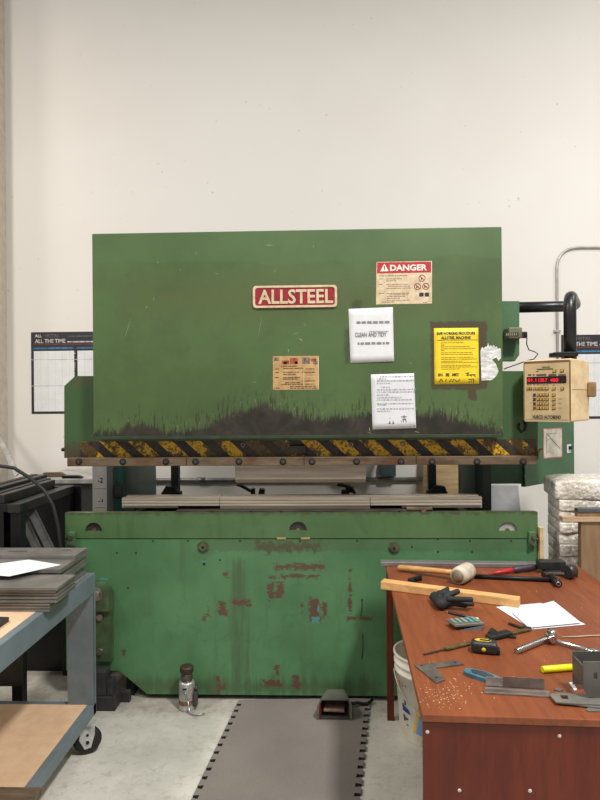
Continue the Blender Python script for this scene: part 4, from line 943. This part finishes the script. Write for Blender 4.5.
x = pf.x+.085; tag(MB().tube([V((x-.02, Yb-.02, zM+.014)), V((x+.03, Yb-.01, .03)), V((x+.08, Yb+.0, .018)), V((x+.11, 3.03, .018))], .008).build('pedal_cable', M_BLACK, fpd))

# ------------------------------------------------------------------ wrapped packs and boards at the right
t = NT('bubble_wrap'); v = t.nt.nodes.new('ShaderNodeTexVoronoi'); t.nt.links.new(t.obj(), v.inputs['Vector']); v.inputs['Scale'].default_value = 55
n1 = t.noise(t.obj(), 14, 5, .7); n2 = t.noise(t.obj(), 40, 4, .7)
c = t.mix(t.step(n1, .35, .65), (192, 182, 166), (224, 217, 205)); c = t.mix(t.step(n2, .52, .66), c, (248, 247, 243))
t.bump(t.math('ADD', t.math('MULTIPLY', v.outputs['Distance'], -1), n1), .006, .8); M_BUB = t.fin(c, .22, 0, .6)
ang = radians(-8); Rz = Matrix.Rotation(ang, 3, 'Z'); sc0 = V((1.198, 3.06, 0)); zz = 0
ys = [480, 500, 511, 522.5, 533, 544.5, 556.5, 568]; zs_ = [aty(560, y, 3.06).z for y in ys]
while zs_[-1] > .09: zs_.append(zs_[-1]-.064)
zs_[-1] = 0
nm = ['topmost and thickest', 'second from the top', 'third from the top', 'fourth from the top', 'fifth from the top', 'sixth from the top', 'seventh from the top', 'eighth from the top', 'ninth from the top', 'tenth from the top', 'eleventh from the top', 'twelfth from the top', 'thirteenth from the top', 'fourteenth from the top', 'fifteenth from the top', 'lowest']
rr = random.Random(21)
for i in range(len(zs_)-1):
    h = zs_[i]-zs_[i+1]; w_, d_ = .56, .25 + (.0 if i else .03)
    off = rr.uniform(-.002, .002) - (.014 if i == 0 else 0)
    c_ = sc0 + Rz @ V((w_/2+off, d_/2, 0)); m = MB().box((c_.x, c_.y, zs_[i+1]+h/2), (w_, d_, h-.001), R=Rz, bev=(.012 if i == 0 else .005), seg=2)
    bmesh.ops.subdivide_edges(m.bm, edges=[e for e in m.bm.edges if e.calc_length() > .1], cuts=14, use_grid_fill=True)
    for vtx in m.bm.verts:
        k = Rz.inverted() @ (vtx.co - V((c_.x, c_.y, 0)))
        vtx.co += Rz @ V((0, .005*(sin(k.x*41+i)+sin(k.x*17+i*3)), 0)) * (1 if k.y < 0 else 0)
        vtx.co.z += (.003*sin(k.x*9+1.5) - .01*max(0, (-w_/2+.06-k.x)/.06) if (i == 0 and k.z > zs_[1]+h*.6) else 0)
    o = m.build('bubble_wrapped_pack', M_BUB, None, (c_.x, c_.y, zs_[i+1]), smooth=True)
    tag(o, 'bubble-wrapped pack in the stack behind the desk, %s' % nm[min(i, 15)], 'wrapped pack', 'bubble-wrapped packs stacked behind the desk')
Y = 2.895; x0 = aty(581, 540, Y).x; z0 = aty(590, 521.5, Y).z
M_BRN = plain('brown_board', (140, 112, 82), .6, 0, .1, 4, (6, 6, 1), (122, 94, 66))
tag(MB().span((x0, Y, 0), (x0+.50, Y+.035, z0), bev=.002).build('brown_board', M_BRN, None, (x0+.25, Y, 0)), 'brown board panel standing upright at the right edge behind the desk', 'panel')
xb = aty(561.5, 519, Y).x; zb_ = aty(570, 516.5, Y).z
tag(MB().span((xb, Y-.012, z0), (x0+.50, Y+.03, zb_), bev=.002).build('wooden_batten', plain('batten', (188, 158, 126), .6, 0, .08, 5, (1, 6, 6)), None, ((xb+x0)/2, Y, z0)), 'thin pale batten lying along the top of the brown board panel', 'batten')
xc = aty(577, 510, Y).x; z1 = aty(590, 511.8, Y).z; z2 = aty(590, 508.3, Y).z
tag(MB().span((xc, Y-.004, zb_), (x0+.5, Y+.03, z1), bev=.002).build('brown_batten', M_BRN, None, (xc, Y, zb_)), 'brown batten between the pale batten and the slate bar', 'batten')
tag(MB().span((xc, Y-.01, z1), (x0+.5, Y+.03, z2), bev=.002).build('slate_bar', plain('slate_bar', (84, 88, 94), .5, .2), None, (xc, Y, z1)), 'slate grey bar on top of the brown batten at the right edge', 'bar')
# ------------------------------------------------------------------ desk
zD = .745; aD = radians(-2.4); FLc = atz(422, 714.5, zD); uD = V((cos(aD), sin(aD), 0)); vD = V((-sin(aD), cos(aD), 0)); WD, LD = .895, 1.40
def Dk(a, b, z): return V((FLc.x, FLc.y, 0)) + uD*a + vD*b + V((0, 0, z))
RD = Matrix.Rotation(aD, 3, 'Z')
def dbox(m, a0, b0, z0, a1, b1, z1, bev=0): c_ = Dk((a0+a1)/2, (b0+b1)/2, (z0+z1)/2); return m.box(c_, (abs(a1-a0), abs(b1-b0), abs(z1-z0)), R=RD, bev=bev)
def wood(name, c1, c2, c3, vertical=False):
    t = NT(name); st = (7, 7, .8) if vertical else (7, .8, 7)
    n1 = t.noise(t.obj(st), 1.4, 6, .65, .6); n2 = t.noise(t.obj(tuple(x*7 for x in st)), 1.2, 4, .6); n3 = t.noise(t.obj(), 2.6, 4)
    c = t.mix(t.step(n1, .3, .7), c1, c2); c = t.mix(t.math('MULTIPLY', t.step(n2, .45, .75), .4), c, c3); c = t.mix(t.math('MULTIPLY', t.step(n3, .5, .75), .3), c, c3)
    return t.fin(c, t.math('ADD', .33, t.math('MULTIPLY', n2, .16)), 0, .32)
M_TOP = wood('cherry_top', (112, 58, 33), (132, 73, 43), (84, 41, 24)); M_SIDE = wood('cherry_side', (86, 29, 15), (106, 41, 21), (60, 20, 10), True)
desk = thing('wooden_desk', Dk(WD/2, LD/2, 0), 'reddish brown wooden work desk covered with tools at lower right', 'desk')
dbox(MB(), 0, 0, zD-.019, WD, LD, zD, .0025).build('desktop', M_TOP, desk)
dbox(MB(), .004, .008, 0, WD-.004, .030, zD-.0225, .001).build('end_panel', M_SIDE, desk)
dbox(MB(), .004, LD-.034, 0, .036, LD-.010, zD-.0195, .001).build('leg', M_SIDE, desk); dbox(MB(), WD-.042, LD-.034, 0, WD-.004, LD-.010, zD-.0195, .001).build('leg', M_SIDE, desk)
dbox(MB(), WD-.07, .031, .30, WD-.05, LD-.035, zD-.0195).build('modesty_panel', M_SIDE, desk)
fe = Fr(Dk(0, .008, 0), uD, (0, 0, 1))
for px, py in ((427.5, 732), (559.5, 736), (459.5, 790.5), (530, 791)):
    d = ray(px, py); k = (fe.o-CAM).dot(fe.n)/d.dot(fe.n); p = CAM+d*k
    MB().lathe([(.0, .002), (.003, .002), (.0048, 0), (.0048, -.001)], p, fe.n, 12).build('screw', plain('white_screw', (222, 214, 206), .4), desk)
def T(px, py, h=0): return atz(px, py, zD+h)
def flat(m, pts, h0, h1, ref=None):
    q = [T(x, y, h1 if ref is None else ref) for x, y in pts]; return m.prism([(p.x, p.y) for p in q], FZ(zD), h0, h1)
# bar along the back edge
p0, p1 = T(381.5, 563.5, .02), T(545, 567, .02); dd = (p1-p0)
p0 = Dk(-.025, LD-.045, zD); p1 = Dk(.72, LD-.045, zD)
tag(MB().bar(p0+V((0, 0, .010)), p1+V((0, 0, .010)), .05, .020, bev=.003).build('flat_steel_bar', plain('bar_silver', (150, 148, 146), .38, .6, .06), None, (p0+p1)/2), 'long flat silver bar lying along the back edge of the desk', 'steel bar')
# timber length
b0, b1 = T(380.5, 589.3), T(519, 608.6); dv = (b1-b0).normalized(); sd = V((-dv.y, dv.x, 0)); tw, th = .046, .033
M_TIM = plain('timber', (216, 172, 112), .6, 0, .07, 6, (1.5, 6, 6), (190, 142, 86))
M_TIM2 = M_TIM
m = MB().bar(b0+sd*tw/2+V((0, 0, th/2)), b1+sd*tw/2+V((0, 0, th/2)), tw, th, bev=.003)
tag(m.build('timber_length', M_TIM, None, (b0+b1)/2), 'square pale timber length lying across the desk under the black glove', 'timber')
# mallet
h0 = .037; c0, c1 = T(457.5, 576.5, h0), T(469, 570.2, h0); ax = (c1-c0).normalized(); mid = (c0+c1)/2; L = (c1-c0).length
mal = thing('rawhide_mallet', (mid.x, mid.y, zD), 'mallet with a pale worn round head and wooden handle at the back of the desk', 'mallet')
MB().lathe([(0, 0), (.029, 0), (.035, .006), (.0368, .02), (.0368, L-.02), (.035, L-.006), (.029, L), (0, L)], c0, ax, 26).build('head', plain('rawhide', (206, 196, 178), .65, 0, .16, 26, (1, 1, 1), (168, 154, 132)), mal)
MB().lathe([(0, -.0015), (.027, -.0015), (.027, 0)], c0, ax, 22).build('worn_face', plain('worn_face', (148, 132, 108), .7, 0, .15, 26), mal)
tip = T(398, 567.5, .016); hd = (mid-tip)
MB().tube([tip, tip+hd*.03, tip+hd*.3, tip+hd*.6, mid-hd.normalized()*.03], .014, 12, rr=[.009, .0135, .0135, .0125, .011]).build('handle', plain('mallet_handle', (204, 154, 88), .5, 0, .08, 10, (1, 5, 5)), mal)
# black clip, breaker bar, screwdriver, clamp
tag(MB().bar(T(410, 580.5, .008), T(420, 578, .008), .03, .014, bev=.003).bar(T(415, 578.5, .018), T(421, 575.5, .024), .012, .008).build('black_clip', M_BLACKP, None, T(415, 579)), 'small black clip behind the timber, below the mallet handle', 'clip')
m = MB().cyl(T(474, 576.2, .0105), T(553, 580, .0105), .0095, n=14); br = m.build('breaker_bar', M_BLACK, None, T(515, 577)); tag(br, 'black socket bar lying on the desk, right of the mallet head', 'wrench')
a = T(551.5, 576.5, .016); b = T(558.5, 584, .016); d = (b-a).normalized()
MB().cyl(a, b, .015, n=18).build('socket', M_BLACK, br); MB().lathe([(.006, .0), (.010, .0), (.010, .0008), (.006, .0008)], b, d, 16).build('socket_rim', M_CHROME, br); MB().cyl(b, b+d*.0006, .0085, n=16).build('socket_hole', M_DARK, br)
sd_ = thing('screwdriver', T(512, 572), 'screwdriver with a red shank and dark purple grip at the back of the desk', 'screwdriver')
MB().tube([T(485, 575, .006), T(492, 573.5, .008), T(494, 573, .011), T(513, 570, .016)], .008, 10, rr=[.002, .003, .008, .011]).build('shank', plain('red_shank', (206, 44, 48), .4), sd_)
MB().tube([T(512.5, 570, .016), T(514, 569.8, .017), T(522, 568.6, .018), T(530, 567.6, .018), T(537, 566.8, .016)], .014, 12, rr=[.010, .015, .014, .016, .011]).build('grip', plain('dark_grip', (58, 48, 58), .5), sd_)
M_VISE = plain('vise_grey', (62, 62, 60), .4, .4, .15)
cl = thing('bench_vise', T(557, 573), 'black metal clamp or vise lying at the far right corner of the desk', 'vise')
def pb(m, px0, px1, py_b, h0, h1, d, bev=.004, cut=False):
    a = T(px0, py_b); b = T(px1, py_b); return m.box(((a.x+b.x)/2, a.y+d/2, zD+(h0+h1)/2), (b.x-a.x, d, h1-h0), bev=bev)
pb(MB(), 539.5, 566.5, 574, .018, .055, .05).build('jaw_block', M_VISE, cl)
pb(MB(), 548, 573, 576, 0, .018, .07, .003).build('base', M_VISE, cl)
a = T(566.5, 572, .032); MB().cyl(a, a+V((.035, .02, 0)), .028, n=22).build('end_cap', M_VISE, cl)
MB().bar(T(543, 573, .012), T(553, 578, .014), .02, .02, bev=.003).build('lever', M_VISE, cl)
MB().bar(T(545, 573.5, .030), T(564, 573.5, .030), .006, .008).build('slide', M_STEEL, cl)
pb(MB(), 565, 578, 577.5, .0, .010, .03, .002).build('foot_plate', M_VISE, cl)
# glove
m = MB()
def cap(p, q, r0, r1):
    n = 9
    for k in range(n+1):
        s = k/n; c_ = p*(1-s)+q*s; bmesh.ops.create_icosphere(m.bm, subdivisions=2, radius=r0*(1-s)+r1*s, matrix=Matrix.Translation(c_))
G = T
cap(G(435, 597, .022), G(441, 604, .022), .021, .022); cap(G(441, 596, .026), G(446, 602, .024), .023, .022); cap(G(434, 597.5, .02), G(447, 596, .04), .017, .016); cap(G(447, 603, .02), G(452, 600, .026), .018, .016)
cap(G(440, 594, .046), G(447.5, 588.5, .066), .012, .008)
cap(G(446, 596, .044), G(457.5, 591.5, .058), .0125, .011)
cap(G(449, 599, .040), G(471, 599.5, .048), .0115, .010)
cap(G(449, 602.5, .026), G(465, 606, .013), .0125, .008)
cap(G(455, 603.5, .022), G(472, 604.2, .020), .010, .009)
cap(G(432, 597, .016), G(429.8, 597.5, .016), .010, .005)
me = bpy.data.meshes.new('glove_tmp'); m.bm.to_mesh(me); ob = bpy.data.objects.new('glove_tmp', me); COL.objects.link(ob)
md = ob.modifiers.new('r', 'REMESH'); md.mode = 'VOXEL'; md.voxel_size = .003; md.use_smooth_shade = True
sm = ob.modifiers.new('s', 'SMOOTH'); sm.iterations = 2; sm.factor = .5
dg = bpy.context.evaluated_depsgraph_get(); dg.update(); me2 = bpy.data.meshes.new_from_object(ob.evaluated_get(dg)); bpy.data.objects.remove(ob); m.bm.free()
m = MB(); m.bm.from_mesh(me2); bpy.data.meshes.remove(me2)
for v_ in m.bm.verts: v_.co.z = max(v_.co.z, zD+.0005)
gl = m.build('work_glove', plain('glove_black', (34, 34, 36), .75, 0, .12, 90, bump=.0008), None, T(444, 602), smooth=True); tag(gl, 'black knitted work glove lying against the timber on the desk', 'glove')
# calculator and pen
m = MB(); top = [T(446.5, 619.3, .022), T(455, 625.3, .020), T(484.8, 623.2, .020), T(474.5, 616.8, .026)]; bot = [T(450, 624), T(457, 630.2), T(481, 630.4), T(474, 624)]
tv = [m.bm.verts.new(p) for p in top]; mv = [m.bm.verts.new(p-V((0, 0, .006))) for p in top]; bv = [m.bm.verts.new(p) for p in bot]
m.bm.faces.new(tv); m.bm.faces.new(bv[::-1])
for mi_, A_, B_ in ((0, mv, tv), (1, bv, mv)):  # lower faces coloured black to stand for the shadow of the undercut
    for i in range(4): m.bm.faces.new((A_[i], A_[(i+1) % 4], B_[(i+1) % 4], B_[i])).material_index = mi_
ca = m.build('calculator', [plain('calc_grey', (112, 108, 98), .5, 0, .06), M_BLACKP], None, bot[0]); tag(ca, 'small grey calculator with teal key rows, lying beside the pen', 'calculator')
bil = lambda s, t_: (top[0]*(1-s)+top[3]*s)*(1-t_) + (top[1]*(1-s)+top[2]*s)*t_
for k in range(5):
    s0, s1 = .05+.185*k, .05+.185*k+.10
    q = [bil(s0, .10), bil(s0, .82), bil(s1, .82), bil(s1, .10)]; m = MB(); lo = [m.bm.verts.new(p+V((0, 0, .0002))) for p in q]; hi = [m.bm.verts.new(p+V((0, 0, .0045))) for p in q]
    m.bm.faces.new(lo[::-1]); m.bm.faces.new(hi)
    for i in range(4): m.bm.faces.new((lo[i], lo[(i+1) % 4], hi[(i+1) % 4], hi[i]))
    m.build('key_row', plain('teal_key%d' % k, (122+4*k, 140+3*k, 128+3*k) if k < 3 else (104, 150, 144), .5, 0, .1, 40), ca)
pn = MB().tube([T(447.5, 612.2, .004), T(450, 612.6, .005), T(477.5, 619.2, .0045)], .0045, 8, rr=[.0015, .0048, .0045]).build('pen', plain('pen_dark', (38, 36, 52), .35), None, T(462, 616)); tag(pn, 'dark blue pen lying behind the calculator', 'pen')
MB().tube([T(475.5, 618.6, .0046), T(478.5, 619.4, .0046)], .0055, 8).build('pen_end', plain('pen_white', (214, 206, 196), .4), pn); MB().tube([T(446, 611.9, .003), T(448, 612.3, .004)], .002, 6).build('pen_tip', M_CHROME, pn)
# papers
def sheet(pts, h, lab, lines=False):
    m = MB(); q = [T(x, y, h) for x, y in pts]; m.prism([(p.x, p.y) for p in q], FZ(zD), h, h+.0009); o = m.build('paper_sheet', M_PAPER2, None, q[0]); tag(o, lab, 'paper', 'loose papers on the desk'); return o
sheet(((496, 607), (541, 603.2), (585.5, 624.6), (532, 629.4)), .0008, 'white paper sheet with its left corner tucked under the timber end')
sheet(((512, 612.5), (553.5, 601), (581, 622.8), (529, 627.8)), .006, 'white paper sheet lying on top of the other sheet on the desk')
# caliper
M_CAL = plain('caliper_olive', (116, 104, 64), .4, .4, .15, 40); cb = thing('caliper', T(490, 640), 'dark vernier caliper lying diagonally behind the tape measure', 'caliper')
MB().bar(T(445, 649, .006), T(530, 628.8, .006), .015, .006, bev=.001).build('beam', M_CAL, cb)
MB().bar(T(423.5, 654.3, .004), T(447, 648.7, .005), .005, .003).build('depth_rod', plain('rod_brown', (96, 84, 76), .4, .5), cb)
MB().bar(T(488, 637.5, .010), T(510, 632.5, .010), .030, .014, bev=.004).bar(T(489, 633, .006), T(492.5, 628.5, .006), .010, .005).bar(T(509, 636.5, .005), T(516, 637.2, .005), .010, .005).cyl(T(494, 633, .016), T(494, 633, .022), .012).build('slider', plain('slider_black', (42, 44, 40), .45, .2), cb)
MB().bar(T(509, 623.3, .005), T(529, 630.2, .005), .010, .005).bar(T(522, 627.5, .006), T(531, 628.7, .006), .018, .007).build('jaw', plain('jaw_dark', (70, 62, 56), .4, .5), cb)
# tape measure
p = T(484.5, 655.2); tm = thing('tape_measure', p, 'black tape measure with yellow label standing in the middle of the desk', 'tape measure'); Rt = Matrix.Rotation(radians(-14), 3, 'Z'); tp_ = lambda x, y, z: V((p.x, p.y, zD)) + Rt @ V((x, y, z))
MB().box(tp_(0, .022, .0185), (.078, .044, .037), R=Rt, bev=.011, seg=3).build('case', plain('tape_black', (40, 40, 40), .5, 0, .1), tm)
MB().prism([(tp_(x, y, 0).x, tp_(x, y, 0).y) for x, y in ((-.022, .012), (.012, .012), (.022, .022), (.012, .033), (-.018, .033), (-.03, .022))], FZ(zD), .037, .0376).build('label', plain('tape_yellow', (222, 184, 52), .5, 0, .12, 70), tm)
MB().box(tp_(.002, .022, .038), (.030, .009, .001), R=Rt).build('label_print', M_BLACK, tm)
MB().lathe([(0, .002), (.006, .0015), (.0065, 0), (.0065, -.001)], tp_(-.002, -.0002, .016), Rt @ V((0, -1, 0)), 16).build('yellow_button', plain('btn_yellow', (228, 196, 30), .4), tm)
MB().box(tp_(.042, .018, .010), (.008, .026, .016), R=Rt, bev=.002).build('hook', M_BLACKP, tm)
# steel square, knife, channel, ratchet, marker, wire
m = MB(); q = [T(x, y, .004) for x, y in ((414.5, 664.8), (457.5, 660), (463.8, 664), (435.5, 667.6), (444.8, 679.6), (436, 682.6))]
hl = []
for x, y in ((421.5, 665.6), (455, 662.2), (436.5, 677.5)): c_ = T(x, y, .004); hl.append(circ(c_.x, c_.y, .004, 10))
tag(m.prism([(p.x, p.y) for p in q], FZ(zD), .0003, .004, holes=hl).build('corner_plate', M_STEEL, None, q[0]), 'flat L-shaped steel corner plate near the left edge of the desk', 'steel bracket')
kn = MB(); flat(kn, ((463.5, 670.5), (466, 668), (471, 668), (486, 671.3), (500, 677), (504, 681.5), (498, 682.5), (484, 678.5), (467, 673)), .0005, .011)
kn = kn.build('utility_knife', plain('knife_blue', (70, 118, 136), .45), None, T(485, 675)); tag(kn, 'blue utility knife with a dark grip behind the steel channel piece', 'knife')
m = MB(); flat(m, ((471.5, 668.9), (484, 671.4), (493, 675), (496, 678.4), (484, 676), (472, 671.6)), .011, .013); m.build('grip', plain('knife_grip', (52, 60, 66), .6), kn)
ch = thing('steel_channel', T(516, 690), 'short steel channel piece lying in front of the utility knife', 'steel channel')
M_CH = plain('channel_steel', (136, 120, 110), .4, .5, .1, 20)
m = MB(); flat(m, ((484.5, 686.5), (549, 690.5), (549.5, 696.5), (484, 692.6)), .0004, .004); m.build('base', plain('channel_base', (158, 146, 138), .35, .6, .15, 26, (1, 5, 1)), ch)
a, b = T(503, 688.2), T(544.5, 690.6); MB().bar(a+V((0, 0, .018)), b+V((0, 0, .018)), .003, .028).build('upright', M_CH, ch)
a, b = T(486, 687), T(502.5, 688); MB().bar(a+V((0, 0, .016)), b+V((0, 0, .016)), .003, .024).build('upright', plain('channel_bright', (196, 188, 180), .3, .6), ch)
a, b = T(484.5, 692.2), T(546, 696); MB().bar(a+V((0, 0, .007)), b+V((0, 0, .007)), .0025, .007).build('lip', plain('lip_bright', (176, 164, 156), .3, .6), ch)
rt = thing('ratchet_wrench', T(552, 641), 'chrome hinged socket wrench opened in a wide V on the desk', 'wrench')
MB().tube([T(516, 651.2, .009), T(518, 650.4, .009), T(545, 639.5, .012), T(550, 637.5, .014)], .009, 12, rr=[.0085, .0095, .0085, .008]).build('bar', M_CHROME, rt)
MB().lathe([(0, 0), (.014, 0), (.0165, .004), (.0165, .024), (.012, .03), (0, .03)], T(551, 639), (0, 0, 1), 20).cyl(T(549, 634.5, .02), T(553.5, 640, .02), .011).build('head', M_CHROME, rt)
MB().tube([T(553, 639.6, .013), T(558, 641.5, .011), T(588, 650.5, .009)], .006, 12, rr=[.009, .0062, .0062]).build('handle', M_CHROME, rt)
MB().tube([T(587, 650.2, .009), T(589, 650.8, .011), T(596, 652.8, .011), T(600, 654, .009)], .01, 12, rr=[.006, .0105, .011, .007]).build('handle_end', M_CHROME, rt)
mk = MB().tube([T(542.3, 669.6, .0095), T(543, 669.5, .0095), T(572, 667.2, .0095)], .0095, 14, rr=[.008, .0095, .0095]).build('marker_pen', plain('marker_yellow', (226, 220, 22), .4, 0, .04), None, T(560, 668)); tag(mk, 'bright yellow marker lying left of the grey steel brackets', 'marker')
MB().tube([T(572, 667.2, .0095), T(585, 666.3, .0095)], .0075, 12).build('cap', plain('marker_cap', (216, 206, 30), .4, 0, .04), mk)
tag(MB().tube([T(562, 637, .003), T(575, 636.7, .003), T(590, 635.7, .003), T(612, 635, .003)], .0022, 6).build('wire', plain('pale_wire', (196, 172, 144), .5), None, T(580, 636.5)), 'thin pale wire lying behind the chrome wrench', 'wire')
# sheet steel brackets at the right
M_BR = plain('bracket_grey', (104, 102, 98), .45, .4, .06, 10)
M_BR2 = plain('bracket_plate', (128, 124, 116), .45, .4, .08, 10)
def fplate(pts, h, lab, holes=()):
    q = [T(x, y, h+.003) for x, y in pts]; hs = []
    for hp_ in holes: hs.append([(T(x, y, h+.003).x, T(x, y, h+.003).y) for x, y in hp_])
    o = MB().prism([(p.x, p.y) for p in q], FZ(zD), h, h+.003, holes=hs).build('flat_bracket', M_BR2, None, q[0]); tag(o, lab, 'steel bracket', 'flat steel brackets at the right of the desk'); return o
fplate(((586, 709.4), (588.5, 707), (640, 708), (640, 711.5), (588, 710.8)), .0003, 'small dark flat bracket nearest the front edge of the desk')
fplate(((556, 702), (566, 700), (640, 704), (640, 709), (598, 707.4)), .0036, 'flat grey bracket under the one with the square hole')
fplate(((549.2, 694), (557, 692.3), (582, 694), (640, 696), (640, 706), (575, 703.5), (556, 702)), .0070, 'flat grey bracket with a square hole beside the steel channel', holes=[((560, 695), (567.3, 695.3), (568.6, 699), (562, 699))])
Yb_ = T(590, 702).y; zq = zD+.0101
fB = FY(Yb_); X0 = aty(583.6, 690, Yb_).x; Z1 = aty(590, 660.5, Yb_).z; r_ = .03
cu = thing('curved_bracket', (X0+.06, Yb_, zq), 'grey curved U-shaped steel bracket standing on the flat brackets at the right edge', 'steel bracket')
c_ = aty(595.3, 676, Yb_)
MB().prism([(X0, Z1-.004), (X0, zq+r_)] + [(X0+r_-r_*cos(k*pi/12), zq+r_-r_*sin(k*pi/12)) for k in range(1, 7)] + [(X0+.17, zq), (X0+.17, Z1)] , fB, -.004, 0, holes=[rrect(c_.x-.004, c_.z-.009, c_.x+.005, c_.z+.009, .003, 3)]).build('face', M_BR, cu)
MB().span((X0, Yb_+.004, zq+r_), (X0+.004, Yb_+.065, Z1-.015), bev=.001).build('flange', M_BR, cu)
MB().span((X0+.0, Yb_+.065, zq+.004), (X0+.10, Yb_+.069, Z1-.004)).build('rear_face', M_BR, cu)
tag(MB().prism([(T(x, y).x, T(x, y).y) for x, y in ((553.5, 690.5), (558, 688.6), (563, 690.6), (560, 692))], FZ(zD), .0003, .003).build('metal_scrap', M_BR, None, T(558, 690)), 'tiny grey metal scrap between the channel piece and the curved bracket', 'scrap')
tag(MB().prism([(T(x, y).x, T(x, y).y) for x, y in ((569, 683), (573, 682.6), (577, 690), (574.5, 691))], FZ(zD), .0003, .0018).build('paper_scrap', M_PAPER, None, T(573, 687)), 'small white scrap beside the left side of the curved bracket', 'scrap')
# swarf
m = MB(); rr = random.Random(13); M_SW = plain('swarf', (226, 190, 150), .5)
for k in range(150):
    px = rr.gauss(444, 15); py = rr.gauss(694, 9)
    if k > 110: px, py = rr.uniform(425, 590), rr.uniform(590, 706)
    if py > 711 or py < 685 and k < 110 and px < 450 or px < 418+(py-690)*.12: continue
    p = T(px, py); s_ = rr.uniform(.0009, .0022); a = rr.uniform(0, 3)
    m.box((p.x, p.y, zD+.0009), (s_*2, s_*.9, .0012), rz=a)
tag(m.build('swarf', M_SW, None, T(444, 694)), 'pale chips and swarf scattered on the desk top', 'swarf', None, 'stuff')

# ------------------------------------------------------------------ bucket under the desk
bc = V((.486, 2.77, 0)); bk = thing('plastic_bucket', bc, 'white plastic pail with a blue and yellow label standing under the desk', 'bucket')
rz_ = lambda z: .130 + .022*(z/.375)
MB().lathe([(0, .001), (rz_(0)-.004, .0), (rz_(0), .006), (rz_(.29), .29), (rz_(.29)+.006, .292), (rz_(.3)+.006, .302), (rz_(.3), .304), (rz_(.325), .325), (rz_(.325)+.006, .327), (rz_(.34)+.006, .338), (rz_(.34), .340), (rz_(.37), .366), (rz_(.375)+.006, .368), (rz_(.375)+.006, .376), (rz_(.375)-.004, .377), (rz_(.36)-.006, .36), (rz_(0)-.006, .01), (0, .008)], bc, (0, 0, 1), 48).build('pail', plain('pail_white', (240, 234, 222), .5, 0, .07, 9, (1, 1, 1), (220, 208, 188)), bk)
def wrap(m, quad, off=.0008, n=10):
    V_ = []
    for j in range(n+1):
        r = []
        for i in range(n+1):
            s, t_ = i/n, j/n
            th_ = (quad[0][0]*(1-s)+quad[1][0]*s)*(1-t_)+(quad[3][0]*(1-s)+quad[2][0]*s)*t_
            z = (quad[0][1]*(1-s)+quad[1][1]*s)*(1-t_)+(quad[3][1]*(1-s)+quad[2][1]*s)*t_
            R = rz_(z)+off; r.append(m.bm.verts.new(bc+V((R*cos(radians(th_)), R*sin(radians(th_)), z))))
        V_.append(r)
    for j in range(n):
        for i in range(n): m.bm.faces.new((V_[j][i], V_[j][i+1], V_[j+1][i+1], V_[j+1][i]))
    return m
wrap(MB(), ((236, .055), (300, .03), (300, .20), (249, .20))).build('blue_label', plain('label_blue', (122, 156, 196), .5, 0, .05), bk)
wrap(MB(), ((229, .055), (234, .055), (250, .215), (246, .215)), .0012).build('yellow_stripe', plain('label_yellow', (236, 186, 50), .5), bk)
wrap(MB(), ((205, .135), (226, .13), (222, .15), (205, .165)), .001).build('blue_swoosh', plain('label_navy', (40, 70, 150), .5), bk)
m = MB()
for th_, z, w_, h_ in ((206, .155, 5, .012), (212, .165, 4, .025), (206, .11, 6, .008), (214, .10, 6, .010), (208, .09, 5, .020), (215, .075, 5, .006), (252, .085, 3, .012), (256, .085, 3, .012), (260, .085, 3, .012), (264, .085, 3, .012), (208, .245, 3, .004), (216, .25, 3, .006), (258, .06, 4, .007), (264, .06, 4, .007)):
    wrap(m, ((th_, z), (th_+w_, z), (th_+w_, z+h_), (th_, z+h_)), .0016, 2)
m.build('label_print', plain('label_dark', (70, 72, 84), .6), bk)
wrap(MB(), ((193, .22), (201, .22), (201, .26), (193, .26)), .001, 4).build('orange_patch', plain('label_orange', (224, 150, 70), .5), bk)
R = rz_(.3)+.012; a0 = radians(186); pts = []
for k in range(25):
    s = pi*k/24; side = V((cos(a0), sin(a0), 0)); fw = V((cos(a0+pi/2), sin(a0+pi/2), 0))
    pts.append(bc + side*R*cos(s) + fw*(R*.62+.055)*sin(s) + V((0, 0, .30 - .17*sin(s))))
MB().tube(pts, .0035, 8).build('bail_handle', plain('bail_white', (206, 200, 190), .4), bk)

# ------------------------------------------------------------------ light
def area(name, loc, tgt, sx, sy, power, col):
    L = bpy.data.lights.new(name, 'AREA'); L.shape = 'RECTANGLE'; L.size = sx; L.size_y = sy; L.energy = power; L.color = col
    o = bpy.data.objects.new(name, L); COL.objects.link(o); o.location = loc
    o.rotation_euler = (V(tgt)-V(loc)).to_track_quat('-Z', 'Y').to_euler(); return o
WARM = (1.0, .955, .885); COOL = (1, .99, .97)
area('ceiling_or_fill_lamp', (1.7, .2, 5.2), (1.7, .2, 0), .4, .9, 290, COOL)
area('ceiling_or_fill_lamp', (-3.6, .9, 5.2), (-3.6, .9, 0), .5, 1.4, 165, WARM)
area('ceiling_or_fill_lamp', (-.6, -2.2, 5.4), (-.6, -2.2, 0), .8, 2.4, 45, COOL)
area('ceiling_or_fill_lamp', (3.9, 2.7, 4.9), (2.6, 3.2, 0), .5, 1.4, 50, COOL)
area('ceiling_or_fill_lamp', (-4.9, 3.3, 4.2), (-2.5, 4.0, 0), .5, 1.4, 50, WARM)  # extra fill lamp, added to brighten the wall seen through the press gap
wd = bpy.data.worlds.new('world'); scene.world = wd; wd.use_nodes = True
bg = wd.node_tree.nodes['Background']; bg.inputs[0].default_value = (1, .98, .95, 1); bg.inputs[1].default_value = .36
scene.view_settings.view_transform = 'Standard'; scene.view_settings.look = 'None'; scene.view_settings.gamma = 1; scene.view_settings.exposure = 0.14
